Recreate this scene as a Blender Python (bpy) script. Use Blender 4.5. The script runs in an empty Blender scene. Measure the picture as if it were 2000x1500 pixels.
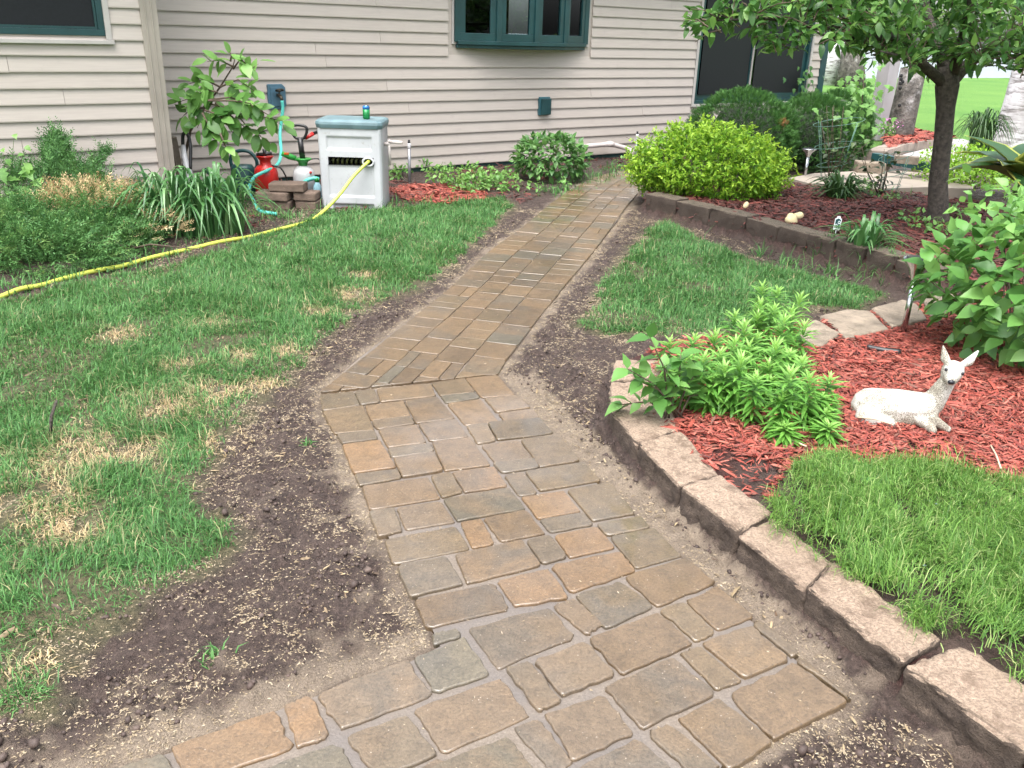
import bpy, bmesh, math, random
import numpy as np
from mathutils import Vector, Matrix

random.seed(7)
rng = np.random.default_rng(11)
SC = bpy.context.scene
COL = SC.collection
R = math.radians

# ------------------------------------------------------------------ camera
FPX, PITCH, ROLL, EYE = 1690.0, R(22.18), R(1.82), 1.62
FW = np.array([0, math.cos(PITCH), -math.sin(PITCH)])
R0 = np.array([1.0, 0, 0]); U0 = np.cross(R0, FW)
RT = R0 * math.cos(ROLL) + U0 * math.sin(ROLL); UP = np.cross(RT, FW)
CAM = np.array([0, 0, EYE])
cd = bpy.data.cameras.new('camera'); co = bpy.data.objects.new('camera', cd); COL.objects.link(co)
m3 = Matrix((RT, UP, -FW)).transposed()
co.matrix_world = Matrix.Translation(CAM.tolist()) @ m3.to_4x4()
cd.sensor_width = 36; cd.lens = FPX / 2000 * 36; cd.clip_start = .05; cd.clip_end = 3000
SC.camera = co

# ------------------------------------------------------------------ daylight: bright overcast
w = bpy.data.worlds.new('World'); SC.world = w; w.use_nodes = True
nt = w.node_tree
bg = nt.nodes['Background']
sky = nt.nodes.new('ShaderNodeTexSky'); sky.sky_type = 'NISHITA'; sky.sun_disc = False
sky.sun_elevation = R(68); sky.sun_rotation = R(200); sky.air_density = 1.0; sky.dust_density = 4.0; sky.ozone_density = 1.0
hs = nt.nodes.new('ShaderNodeHueSaturation'); hs.inputs['Saturation'].default_value = .34
nt.links.new(sky.outputs[0], hs.inputs['Color']); nt.links.new(hs.outputs[0], bg.inputs[0])
bg.inputs[1].default_value = .14
sl = bpy.data.lights.new('sun', 'SUN'); so = bpy.data.objects.new('sun', sl); COL.objects.link(so)
sl.energy = 1.5; sl.angle = R(55); sl.color = (1, .985, .96)
az = R(200); el = R(68)     # sky sun_rotation: clockwise from +Y
sd = Vector((math.sin(az) * math.cos(el), math.cos(az) * math.cos(el), math.sin(el)))
so.rotation_euler = sd.to_track_quat('Z', 'Y').to_euler()
SC.view_settings.view_transform = 'Standard'; SC.view_settings.look = 'None'
SC.view_settings.gamma = 1; SC.view_settings.use_curve_mapping = False
SC.view_settings.exposure = 1.78
SC.cycles.use_adaptive_sampling = True; SC.cycles.adaptive_threshold = .025; SC.cycles.max_bounces = 5; SC.cycles.diffuse_bounces = 3; SC.cycles.glossy_bounces = 3; SC.cycles.transparent_max_bounces = 8

# ------------------------------------------------------------------ surveying: turn a sighted direction into a place
def ray(x, y): return FW + RT * (x - 1000) / FPX - UP * (y - 750) / FPX
def G(x, y, z=0.0):                       # where that direction meets the level z
    d = ray(x, y); return CAM + d * ((z - EYE) / d[2])
def D(x, y, dist):                        # where it meets the upright plane that many metres away
    d = ray(x, y); return CAM + d * (dist / d[1])
WA = R(36.88); WN = np.array([-math.sin(WA), math.cos(WA), 0]); WT = np.array([math.cos(WA), math.sin(WA), 0])
WP = np.array([0, 11.652, 0])
def wall(x, y, off=0.0):                  # along the wall, height
    d = ray(x, y); t = ((WP - WN * off - CAM) @ WN) / (d @ WN); X = CAM + d * t
    return float((X - WP) @ WT), float(X[2])
def wp(s, z, off=0.0):                    # point on the wall: s along, z up, off outwards
    p = WP + WT * s - WN * off; return np.array([p[0], p[1], z])

# ------------------------------------------------------------------ noise
def _hash(ix, iy, s):
    n = (ix.astype(np.int64) * 374761393 + iy.astype(np.int64) * 668265263 + s * 974634779) & 0x7fffffff
    n = ((n ^ (n >> 13)) * 1274126177) & 0x7fffffff
    return ((n ^ (n >> 16)) & 0xffff) / 65535.0
def vnoise(x, y, s=0):
    x = np.asarray(x, float); y = np.asarray(y, float)
    ix = np.floor(x); iy = np.floor(y); fx = x - ix; fy = y - iy
    fx = fx * fx * (3 - 2 * fx); fy = fy * fy * (3 - 2 * fy)
    a = _hash(ix, iy, s); b = _hash(ix + 1, iy, s); c = _hash(ix, iy + 1, s); d = _hash(ix + 1, iy + 1, s)
    return (a * (1 - fx) + b * fx) * (1 - fy) + (c * (1 - fx) + d * fx) * fy
def fbm(x, y, sc, o=3, s=0):
    v = 0; a = .5; t = 0
    for i in range(o):
        v = v + a * vnoise(np.asarray(x) * sc, np.asarray(y) * sc, s + i * 17); t += a; a *= .5; sc *= 2.03
    return v / t
def sstep(a, b, x):
    t = np.clip((x - a) / (b - a), 0, 1); return t * t * (3 - 2 * t)
def inpoly(x, y, P):
    P = np.asarray(P); x = np.asarray(x); r = np.zeros(x.shape, bool); n = len(P); j = n - 1
    for i in range(n):
        xi, yi = P[i][:2]; xj, yj = P[j][:2]
        if yi != yj:
            c = ((yi > y) != (yj > y)) & (x < (xj - xi) * (y - yi) / (yj - yi) + xi); r ^= c
        j = i
    return r
def dpoly(x, y, P, closed=True):
    x = np.asarray(x); d = np.full(x.shape, 1e9); n = len(P)
    for i in range(n if closed else n - 1):
        a = np.asarray(P[i][:2]); b = np.asarray(P[(i + 1) % n][:2]); v = b - a; L = max(v @ v, 1e-9)
        t = np.clip(((x - a[0]) * v[0] + (y - a[1]) * v[1]) / L, 0, 1)
        d = np.minimum(d, np.hypot(x - a[0] - t * v[0], y - a[1] - t * v[1]))
    return d
def sdist(x, y, P):                       # negative inside
    d = dpoly(x, y, P); return np.where(inpoly(x, y, P), -d, d)
def GP(pts, z=0.0): return [G(x, y, z)[:2] for x, y in pts]

# ------------------------------------------------------------------ materials
def nodes(name):
    m = bpy.data.materials.new(name); m.use_nodes = True; t = m.node_tree
    return m, t, t.nodes['Principled BSDF']
def N(t, ty, **k):
    n = t.nodes.new(ty)
    for a, b in k.items(): setattr(n, a, b)
    return n
def ramp(t, fac, stops):
    r = N(t, 'ShaderNodeValToRGB'); e = r.color_ramp.elements
    while len(e) > 1: e.remove(e[-1])
    e[0].position = stops[0][0]; e[0].color = (*stops[0][1], 1)
    for p, c in stops[1:]:
        q = e.new(p); q.color = (*c, 1)
    t.links.new(fac, r.inputs[0]); return r.outputs[0]
def noise(t, sc, det=4, rough=.55, co=None, dist=0):
    n = N(t, 'ShaderNodeTexNoise'); n.inputs['Scale'].default_value = sc; n.inputs['Detail'].default_value = det
    n.inputs['Roughness'].default_value = rough; n.inputs['Distortion'].default_value = dist
    if co is None: co = N(t, 'ShaderNodeTexCoord').outputs['Object']
    t.links.new(co, n.inputs['Vector']); return n.outputs['Fac']
def mixc(t, f, a, b, mode='MIX'):
    m = N(t, 'ShaderNodeMix', data_type='RGBA', blend_type=mode)
    for s, v in ((m.inputs[0], f), (m.inputs[6], a), (m.inputs[7], b)):
        if isinstance(v, (int, float)): s.default_value = v
        elif isinstance(v, tuple): s.default_value = (*v, 1)
        else: t.links.new(v, s)
    return m.outputs[2]
def mathn(t, op, a, b=None, c=None):
    m = N(t, 'ShaderNodeMath', operation=op)
    for i, v in enumerate((a, b, c)):
        if v is None: continue
        if isinstance(v, (int, float)): m.inputs[i].default_value = v
        else: t.links.new(v, m.inputs[i])
    return m.outputs[0]
def bump(t, bs, h, st=.4, dist=.01):
    b = N(t, 'ShaderNodeBump'); b.inputs['Strength'].default_value = st; b.inputs['Distance'].default_value = dist
    t.links.new(h, b.inputs['Height']); t.links.new(b.outputs[0], bs.inputs['Normal'])
def attr(t, nm): return N(t, 'ShaderNodeAttribute', attribute_name=nm).outputs['Fac']

def plain(name, c, rough=.5, var=.12, sc=8, metal=0, bs=.15, bsc=60, bd=.004, spec=.5, dirt=None):
    m, t, b = nodes(name)
    n = noise(t, sc, 5)
    lo = tuple(x * (1 - var * 1.6) for x in c); hi = tuple(min(1, x * (1 + var)) for x in c)
    col = ramp(t, n, [(.3, lo), (.7, hi)])
    if dirt:
        dn = noise(t, dirt[1], 6, .65); col = mixc(t, ramp(t, dn, [(dirt[2], (0, 0, 0)), (dirt[2] + .18, (1, 1, 1))]), col, dirt[0])
    t.links.new(col, b.inputs['Base Color'])
    b.inputs['Roughness'].default_value = rough; b.inputs['Metallic'].default_value = metal
    b.inputs['Specular IOR Level'].default_value = spec
    if bs: bump(t, b, noise(t, bsc, 4), bs, bd)
    return m

def leafmat(name, dark, lite, young=None, rough=.42, trans=.3, spec=.4):
    m, t, b = nodes(name)
    oi = N(t, 'ShaderNodeObjectInfo')
    tint = mathn(t, 'FRACT', mathn(t, 'ADD', attr(t, 'tint'), oi.outputs['Random']))
    col = ramp(t, tint, [(0, dark), (1, lite)])
    sep = N(t, 'ShaderNodeSeparateColor'); t.links.new(oi.outputs['Color'], sep.inputs[0])
    if young:
        yv = mathn(t, 'ADD', attr(t, 'young'), sep.outputs[0]); col = mixc(t, yv, col, young)
    t.links.new(col, b.inputs['Base Color'])
    b.inputs['Roughness'].default_value = rough; b.inputs['Specular IOR Level'].default_value = spec
    tr = N(t, 'ShaderNodeBsdfTranslucent')
    hsv = N(t, 'ShaderNodeHueSaturation'); hsv.inputs['Hue'].default_value = .485; hsv.inputs['Value'].default_value = 1.5
    t.links.new(col, hsv.inputs['Color']); t.links.new(hsv.outputs[0], tr.inputs[0])
    mx = N(t, 'ShaderNodeMixShader'); mx.inputs[0].default_value = trans
    t.links.new(b.outputs[0], mx.inputs[1]); t.links.new(tr.outputs[0], mx.inputs[2])
    t.links.new(mx.outputs[0], t.nodes['Material Output'].inputs[0])
    return m

M = {}
# ------------------------------------------------------------------ objects
def raw(name, me, mat=None, parent=None, kind=None):
    if mat is not None: me.materials.append(mat) if not me.materials else None
    o = bpy.data.objects.new(name, me); COL.objects.link(o)
    o.color = (0, 0, 0, 1)
    if parent is not None:
        o.parent = parent
        if parent.type == 'EMPTY': o.location = -parent.location
    if kind: o['kind'] = kind
    return o
def thing(name, label, cat, loc, group=None):
    o = bpy.data.objects.new(name, None); COL.objects.link(o); o.location = tuple(float(v) for v in loc)
    o.empty_display_size = .1
    return tag(o, label, cat, group)
def tag(o, label, cat=None, group=None):
    o['label'] = label
    if cat: o['category'] = cat
    if group: o['group'] = group
    return o

class MB:
    def __init__(s): s.v = []; s.f = []
    def add(s, vs, fs):
        b = len(s.v); s.v += [tuple(float(c) for c in p) for p in vs]; s.f += [tuple(i + b for i in f) for f in fs]; return s
    def box(s, c, sz, rz=0, taper=1.0, ax=None):
        hx, hy, hz = sz[0] / 2, sz[1] / 2, sz[2] / 2; vs = []
        for z, k in ((-hz, 1), (hz, taper)):
            for x, y in ((-hx, -hy), (hx, -hy), (hx, hy), (-hx, hy)): vs.append((x * k, y * k, z))
        if ax is not None:
            A = np.array(ax); vs = [np.array(c) + A[0] * p[0] + A[1] * p[1] + A[2] * p[2] for p in vs]
        else:
            cr, sr = math.cos(rz), math.sin(rz)
            vs = [(c[0] + p[0] * cr - p[1] * sr, c[1] + p[0] * sr + p[1] * cr, c[2] + p[2]) for p in vs]
        return s.add(vs, [(3, 2, 1, 0), (4, 5, 6, 7), (0, 1, 5, 4), (1, 2, 6, 5), (2, 3, 7, 6), (3, 0, 4, 7)])
    def tube(s, pts, r, n=8, cap=True):
        pts = [np.array(p, float) for p in pts]; m = len(pts)
        rs = r if hasattr(r, '__len__') else [r] * m
        tg = [pts[min(i + 1, m - 1)] - pts[max(i - 1, 0)] for i in range(m)]
        up = np.array([0, 0, 1.0]) if abs(tg[0][2]) < .9 * np.linalg.norm(tg[0]) else np.array([1.0, 0, 0])
        vs = []; fs = []
        for i in range(m):
            d = tg[i] / (np.linalg.norm(tg[i]) + 1e-9); a = np.cross(d, up); a /= np.linalg.norm(a) + 1e-9; b = np.cross(d, a); up = -np.cross(d, a) if False else np.cross(a, d)
            for k in range(n):
                t = 2 * math.pi * k / n; vs.append(pts[i] + rs[i] * (a * math.cos(t) + b * math.sin(t)))
        for i in range(m - 1):
            for k in range(n):
                k2 = (k + 1) % n; fs.append((i * n + k, i * n + k2, (i + 1) * n + k2, (i + 1) * n + k))
        if cap: fs.append(tuple(range(n))[::-1]); fs.append(tuple((m - 1) * n + k for k in range(n)))
        return s.add(vs, fs)
    def lathe(s, c, prof, n=20, sx=1, sy=1):
        vs = []; fs = []; m = len(prof)
        for r_, z in prof:
            for k in range(n):
                t = 2 * math.pi * k / n; vs.append((c[0] + sx * r_ * math.cos(t), c[1] + sy * r_ * math.sin(t), c[2] + z))
        for i in range(m - 1):
            for k in range(n):
                k2 = (k + 1) % n; fs.append((i * n + k, i * n + k2, (i + 1) * n + k2, (i + 1) * n + k))
        fs.append(tuple(range(n))[::-1]); fs.append(tuple((m - 1) * n + k for k in range(n)))
        return s.add(vs, fs)
    def poly(s, P, z0, z1):
        n = len(P); vs = [(p[0], p[1], z0) for p in P] + [(p[0], p[1], z1) for p in P]
        return s.add(vs, [tuple(range(n))[::-1], tuple(range(n, 2 * n))] + [(i, (i + 1) % n, n + (i + 1) % n, n + i) for i in range(n)])
    def mesh(s, name, smooth=False, bev=0, seg=2):
        me = bpy.data.meshes.new(name); me.from_pydata(s.v, [], s.f); me.update()
        bm = bmesh.new(); bm.from_mesh(me); bmesh.ops.recalc_face_normals(bm, faces=bm.faces)
        if bev:
            es = [e for e in bm.edges if len(e.link_faces) == 2 and e.calc_face_angle(0) > .5]
            bmesh.ops.bevel(bm, geom=es, offset=bev, segments=seg, affect='EDGES', profile=.6)
        bm.to_mesh(me); bm.free()
        if smooth: me.polygons.foreach_set('use_smooth', [True] * len(me.polygons))
        return me
    def build(s, name, mat, parent=None, smooth=False, bev=0, kind=None, seg=2):
        return raw(name, s.mesh(name, smooth, bev, seg), mat, parent, kind)

def npmesh(name, V, F, attrs=None, smooth=False):
    """F: list of (k, array (n,k)) of faces"""
    me = bpy.data.meshes.new(name); V = np.ascontiguousarray(V, np.float32)
    me.vertices.add(len(V)); me.vertices.foreach_set('co', V.ravel())
    lt = np.concatenate([np.full(len(a), k, np.int32) for k, a in F]); li = np.concatenate([a.ravel() for k, a in F]).astype(np.int32)
    me.loops.add(len(li)); me.loops.foreach_set('vertex_index', li)
    me.polygons.add(len(lt)); st = np.concatenate([[0], np.cumsum(lt)[:-1]]).astype(np.int32)
    me.polygons.foreach_set('loop_start', st)
    try: me.polygons.foreach_set('loop_total', lt)
    except Exception: pass
    if smooth: me.polygons.foreach_set('use_smooth', np.ones(len(lt), bool))
    for k, a in (attrs or {}).items():
        at = me.attributes.new(k, 'FLOAT', 'POINT'); at.data.foreach_set('value', np.ascontiguousarray(a, np.float32))
    me.update(calc_edges=True)
    return me
def stamp(parts, name, smooth=False):
    """parts: list of (template verts, template faces, matrices (N,4,4), attr dict of (N,))"""
    Vs = []; F = {3: [], 4: []}; A = {}; base = 0
    keys = set(k for p in parts for k in p[3])
    for tv, tf, Mx, at in parts:
        n = len(Mx)
        if n == 0: continue
        tv = np.asarray(tv, float); V = np.einsum('nij,vj->nvi', Mx[:, :3, :3], tv) + Mx[:, None, :3, 3]
        nv = len(tv); off = base + np.arange(n) * nv
        for k in (3, 4):
            fk = np.array([f for f in tf if len(f) == k], np.int64)
            if len(fk): F[k].append((off[:, None, None] + fk[None]).reshape(-1, k))
        Vs.append(V.reshape(-1, 3)); base += n * nv
        for k in keys: A.setdefault(k, []).append(np.repeat(at.get(k, np.zeros(n)), nv))
    FF = [(k, np.concatenate(F[k])) for k in (3, 4) if F[k]]
    return npmesh(name, np.concatenate(Vs), FF, {k: np.concatenate(v) for k, v in A.items()}, smooth)
def frames(pos, d, up, sc, sx=None):
    """leaf frames: local +Y along d, local +Z near up"""
    pos = np.asarray(pos, float); n = len(pos)
    d = np.asarray(d, float) / (np.linalg.norm(d, axis=1, keepdims=True) + 1e-9)
    x = np.cross(d, up); x /= np.linalg.norm(x, axis=1, keepdims=True) + 1e-9; z = np.cross(x, d)
    Mx = np.zeros((n, 4, 4)); sc = np.broadcast_to(np.asarray(sc, float), (n,)); sx = sc if sx is None else np.broadcast_to(np.asarray(sx, float), (n,))
    Mx[:, :3, 0] = x * sx[:, None]; Mx[:, :3, 1] = d * sc[:, None]; Mx[:, :3, 2] = z * sc[:, None]; Mx[:, :3, 3] = pos; Mx[:, 3, 3] = 1
    return Mx
def rdir(n, zlo=-1, zhi=1):
    z = rng.uniform(zlo, zhi, n); t = rng.uniform(0, 2 * math.pi, n); q = np.sqrt(1 - z * z)
    return np.stack([q * np.cos(t), q * np.sin(t), z], 1)

def leaf_t(prof, fold=.18, droop=.25, wave=0.0):
    """unit-length leaf: prof = [(t, halfwidth)...], folded along the midrib, drooping tip"""
    vs = []; fs = []
    for i, (t, wd) in enumerate(prof):
        z = -droop * t * t
        if wd < 1e-6: vs.append((0, t, z))
        else: vs += [(-wd, t, z + fold * wd + wave * math.sin(i * 2.1)), (0, t, z), (wd, t, z + fold * wd - wave * math.sin(i * 2.1))]
    idx = []; k = 0
    for t, wd in prof:
        idx.append((k,) if wd < 1e-6 else (k, k + 1, k + 2)); k += len(idx[-1])
    for a, b in zip(idx[:-1], idx[1:]):
        if len(a) == 3 and len(b) == 3: fs += [(a[0], a[1], b[1], b[0]), (a[1], a[2], b[2], b[1])]
        elif len(a) == 1 and len(b) == 3: fs += [(a[0], b[1], b[0]), (a[0], b[2], b[1])]
        elif len(a) == 3: fs += [(a[0], a[1], b[0]), (a[1], a[2], b[0])]
    return vs, fs
OVATE = [(0, 0), (.12, .16), (.32, .30), (.55, .27), (.8, .13), (1, 0)]
OVAL = [(0, 0), (.2, .2), (.5, .27), (.8, .18), (1, 0)]
LANCE = [(0, .02), (.35, .095), (.7, .070), (1, 0)]
ELLIP = [(0, 0), (.22, .17), (.5, .235), (.78, .15), (1, 0)]
SMALL = [(0, 0), (.45, .24), (1, 0)]
T_OVATE = [leaf_t(OVATE, .25, d, .02) for d in (.1, .28, .45)]
T_OVAL = [leaf_t(OVAL, .2, d) for d in (.1, .3)]
T_LANCE = [leaf_t(LANCE, .3, d) for d in (.12, .3, .5)]
T_ELLIP = [leaf_t(ELLIP, .3, d) for d in (.1, .3, .5)]
T_SMALL = [leaf_t(SMALL, .25, d) for d in (.1, .3)]

_tm = {}
def leafmesh(key, tpl, mat):
    k = (key, mat.name)
    if k not in _tm:
        me = bpy.data.meshes.new(key); me.from_pydata(tpl[0], [], tpl[1]); me.materials.append(mat)
        me.polygons.foreach_set('use_smooth', [True] * len(me.polygons)); me.update(); _tm[k] = me
    return _tm[k]
def leaf_objs(name, tpls, key, mat, Mx, parent, young=None):
    """each leaf an object of its own, sharing a handful of meshes"""
    L = np.array(parent.location) if parent.type == 'EMPTY' else np.zeros(3)
    for i, m in enumerate(Mx):
        o = bpy.data.objects.new(name, leafmesh('%s_%d' % (key, i % len(tpls)), tpls[i % len(tpls)], mat))
        COL.objects.link(o); o.parent = parent
        mm = m.copy(); mm[:3, 3] -= L; o.matrix_basis = Matrix(mm.tolist())
        y = float(young[i]) if young is not None else 0.0
        o.color = (y, 0, 0, 1)
def leaf_stuff(name, tpls, mat, Mx, parent, young=None, kind='stuff'):
    n = len(Mx); k = len(tpls); parts = []
    for i in range(k):
        s = slice(i, n, k); at = {'tint': rng.random(len(Mx[s]))}
        if young is not None: at['young'] = np.asarray(young)[s]
        parts.append((tpls[i][0], tpls[i][1], Mx[s], at))
    return raw(name, stamp(parts, name, True), mat, parent, kind)
def split_leaves(name, rest, tpls, key, mat, Mx, parent, n=300, young=None):
    """the n leaves that show largest become objects, the others one mesh"""
    p = Mx[:, :3, 3]; size = np.linalg.norm(Mx[:, :3, 1], axis=1) / np.linalg.norm(p - CAM, axis=1)
    nrm = np.abs(np.einsum('ni,ni->n', Mx[:, :3, 2], CAM - p)); o = np.argsort(-size * (.3 + nrm / (nrm.max() + 1e-9)))
    a, b = o[:n], o[n:]
    leaf_objs(name, tpls, key, mat, Mx[a], parent, None if young is None else young[a])
    if len(b): leaf_stuff(rest, tpls, mat, Mx[b], parent, None if young is None else young[b])

# ================================================================== ZONES OF THE YARD (metres, on the ground)
C_L = GP([(625, 768), (700, 698), (872, 570), (953, 495), (1028, 440), (1061, 418), (1087, 391), (1119, 364), (1161, 348), (1207, 337), (1250, 328)])
C_R = GP([(973, 728), (1028, 661), (1080, 589), (1119, 540), (1168, 482), (1207, 433), (1233, 394), (1252, 365), (1285, 348), (1330, 335), (1372, 326)])
AB = GP([(625, 770), (665, 860), (717, 990), (768, 1097), (822, 1215), (845, 1262), (796, 1284), (554, 1372), (330, 1460), (120, 1530), (300, 1900), (1200, 1900), (1430, 1500),
         (1512, 1442), (1655, 1367), (1540, 1265), (1395, 1137), (1240, 1000), (1155, 925), (1055, 816), (975, 733)])
C_P = C_L + C_R[::-1]
LAWN = GP([(-300, 620), (0, 590), (200, 545), (400, 500), (560, 440), (620, 418), (745, 412), (870, 395), (985, 385), (1010, 405), (960, 450), (905, 500), (870, 540), (820, 568),
           (740, 602), (640, 655), (600, 722), (535, 770), (460, 850), (395, 935), (410, 1000), (490, 1040), (480, 1085), (400, 1130), (310, 1165), (200, 1245), (130, 1325), (100, 1400), (0, 1420), (-300, 1500)])
LAWN_R = GP([(1120, 640), (1150, 600), (1165, 555), (1215, 500), (1275, 435), (1305, 432), (1370, 470), (1480, 512), (1600, 545), (1700, 565), (1745, 585), (1690, 605), (1600, 610), (1500, 645), (1400, 655), (1300, 662), (1180, 657)])
CURB = GP([(1215, 690), (1192, 740), (1190, 795), (1244, 866), (1325, 951), (1439, 1040), (1575, 1149), (1763, 1297), (2000, 1472), (2200, 1620)], .1)
BED1 = CURB + GP([(2600, 1500), (2600, 560), (2000, 560), (1800, 585), (1700, 600), (1600, 620), (1420, 645), (1330, 655)], .1)
PHLOX = GP([(1475, 1010), (1500, 950), (1520, 905), (1590, 893), (1700, 902), (1850, 915), (2010, 950), (2300, 1000), (2300, 1500), (2000, 1320), (1880, 1240), (1760, 1175), (1650, 1112), (1565, 1080)], .1)
W2F = GP([(1262, 380), (1300, 388), (1394, 409), (1464, 425), (1517, 441), (1580, 458), (1636, 472), (1685, 485), (1751, 504), (1800, 520)], .2)
BED2 = W2F + GP([(2500, 620), (2600, 420), (2000, 400), (1815, 372), (1600, 358), (1500, 345), (1330, 340), (1262, 368)], .2)
WALK = GP([(1540, 350), (1590, 341), (1700, 335), (1812, 338), (1900, 345), (1900, 372), (1812, 368), (1690, 372), (1640, 362), (1585, 362)], .15)
HOUSE_SIDE = [wp(-9, 0, 2.6)[:2], wp(-4.2, 0, 2.4)[:2]] + GP([(330, 520), (520, 450), (620, 420), (745, 412), (985, 388), (1020, 400), (1130, 352), (1250, 326)]) + [wp(8, 0, 0)[:2], wp(-9, 0, 0)[:2]]
PATCH = GP([(760, 372), (800, 362), (880, 365), (950, 378), (945, 392), (870, 402), (790, 392)])

def path_d(x, y): return np.minimum(sdist(x, y, AB), sdist(x, y, C_P))
def height(x, y):
    h = 0.006 * (fbm(x, y, 2.2, 3, 5) - .5) * 2
    pd = path_d(x, y); nh = sstep(.0, .05, pd)
    lawn = np.maximum(sstep(.05, -.08, sdist(x, y, LAWN)), sstep(.05, -.08, sdist(x, y, LAWN_R)))
    clod = (fbm(x, y, 26, 3, 9) - .5) * .036 + np.maximum(fbm(x, y, 50, 2, 31) - .56, 0) * .075 + (fbm(x, y, 7, 2, 3) - .5) * .03
    h = h + clod * nh * (1 - .75 * lawn) * sstep(14, 9, y)
    h = h - .004 * (1 - sstep(.05, .12, pd)) * (pd > 0) + lawn * .012
    b1 = sstep(.03, -.05, sdist(x, y, BED1)); b2 = sstep(.05, -.05, sdist(x, y, BED2))
    cd_ = dpoly(x, y, CURB, False)
    h = h - .008 * sstep(.12, .02, cd_) * (1 - b1)
    kk = sstep(-.005, -.03, pd); h = h * (1 - kk) + kk * (-.018 + (fbm(x, y, 30, 2, 2) - .5) * .006)
    h = h * (1 - b1) + b1 * (.075 + .02 * (fbm(x, y, 5, 2, 8) - .3))
    mound = .05 * np.exp(-(((x - 3.5) / .7) ** 2 + ((y - 8.1) / .6) ** 2))
    h = h * (1 - b2) + b2 * (.16 + .03 * (fbm(x, y, 4, 2, 12) - .3) + mound)
    return h

def ground_mesh(name, x0, x1, y0, y1, st, mat):
    nx = int((x1 - x0) / st) + 1; ny = int((y1 - y0) / st) + 1
    X, Y = np.meshgrid(np.linspace(x0, x1, nx), np.linspace(y0, y1, ny)); x = X.ravel(); y = Y.ravel()
    h = height(x, y)
    pd = path_d(x, y); e = (fbm(x, y, 14, 3, 41) - .5)
    br = sstep(.25, .0, x * .926 + y * .376 - 1.2) if False else sdist(x, y, [AB[-7], AB[-6], AB[-5], AB[-4], AB[-3], AB[-2], AB[-1], (AB[-1][0] + .18, AB[-1][1] + .05), (AB[-3][0] + .14, AB[-3][1] + .06), (AB[-6][0] + .10, AB[-6][1] + .05), (AB[-7][0] + .06, AB[-7][1])])
    sand = sstep(.075, .02, pd + e * .13) * (.55 + .45 * sstep(.35, .6, fbm(x, y, 5, 3, 91)))
    la = dpoly(x, y, AB[5:10], False); sand = np.maximum(sand, sstep(.13, .03, la + e * .12) * (pd > 0))
    sand = np.maximum(sand, sstep(.02, -.015, br + e * .05))
    sand = np.maximum(sand, .55 * sstep(.62, .75, fbm(x, y, 9, 3, 77)) * sstep(.5, .1, pd) * (y < 3.2))
    ln = np.maximum(sstep(.06, -.06, sdist(x, y, LAWN) + e * .16), sstep(.06, -.06, sdist(x, y, LAWN_R) + e * .16))
    ln = np.maximum(ln, ((x > 4) & (y > 14.5)) * 1.0)
    mu = np.maximum(sstep(.02, -.04, sdist(x, y, BED1)), .85 * sstep(.04, -.04, sdist(x, y, BED2)))
    mu = np.maximum(mu, sstep(.06, -.06, sdist(x, y, PATCH) + e * .2)); mu = mu * (1 - .85 * sstep(.22, .08, sdist(x, y, PHLOX)))
    idx = np.arange(nx * ny).reshape(ny, nx)
    F = np.stack([idx[:-1, :-1], idx[:-1, 1:], idx[1:, 1:], idx[1:, :-1]], -1).reshape(-1, 4)
    o = raw(name, npmesh(name, np.stack([x, y, h], 1), [(4, F)], {'sand': sand, 'lawn': ln, 'mulch': mu}, True), mat, None, 'structure')
    return o

def ground_material():
    m, t, b = nodes('soil_and_sand')
    co = N(t, 'ShaderNodeTexCoord').outputs['Object']
    n1 = noise(t, 9, 6, .6, co); n2 = noise(t, 55, 5, .65, co); n3 = noise(t, 1.7, 3, .5, co)
    soil = ramp(t, n2, [(.25, (.017, .011, .009)), (.5, (.050, .033, .027)), (.72, (.100, .070, .058)), (.85, (.165, .12, .10))])
    soil = mixc(t, ramp(t, n1, [(.45, (0, 0, 0)), (.7, (.55, .55, .55))]), soil, (.092, .066, .054))
    sandc = ramp(t, noise(t, 160, 4, .7, co), [(.25, (.145, .112, .080)), (.6, (.255, .202, .150)), (.85, (.40, .33, .25))])
    sandc = mixc(t, ramp(t, n1, [(.35, (.5, .5, .5)), (.6, (0, 0, 0))]), sandc, (.11, .084, .066))
    lawnc = ramp(t, n2, [(.3, (.030, .034, .015)), (.55, (.095, .086, .042)), (.75, (.21, .165, .095))])
    lawnc = mixc(t, ramp(t, n3, [(.4, (0, 0, 0)), (.7, (.6, .6, .6))]), lawnc, (.060, .050, .030))
    mul = ramp(t, n2, [(.3, (.020, .007, .006)), (.6, (.065, .018, .014)), (.85, (.11, .03, .022))])
    c = mixc(t, attr(t, 'lawn'), soil, lawnc); c = mixc(t, attr(t, 'mulch'), c, mul); c = mixc(t, attr(t, 'sand'), c, sandc)
    t.links.new(c, b.inputs['Base Color'])
    rg = ramp(t, n1, [(.35, (.45, .45, .45)), (.65, (.85, .85, .85))]); t.links.new(rg, b.inputs['Roughness'])
    b.inputs['Specular IOR Level'].default_value = .35
    bump(t, b, mathn(t, 'ADD', n2, mathn(t, 'MULTIPLY', noise(t, 210, 3, .6, co), .5)), 1.0, .02)
    return m
M['ground'] = ground_material()
ground_mesh('ground', -3.6, 3.2, 1.0, 5.4, .0155, M['ground'])
g2 = ground_mesh('ground', -9.0, 9.0, 5.4, 14.6, .055, M['ground'])

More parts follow.
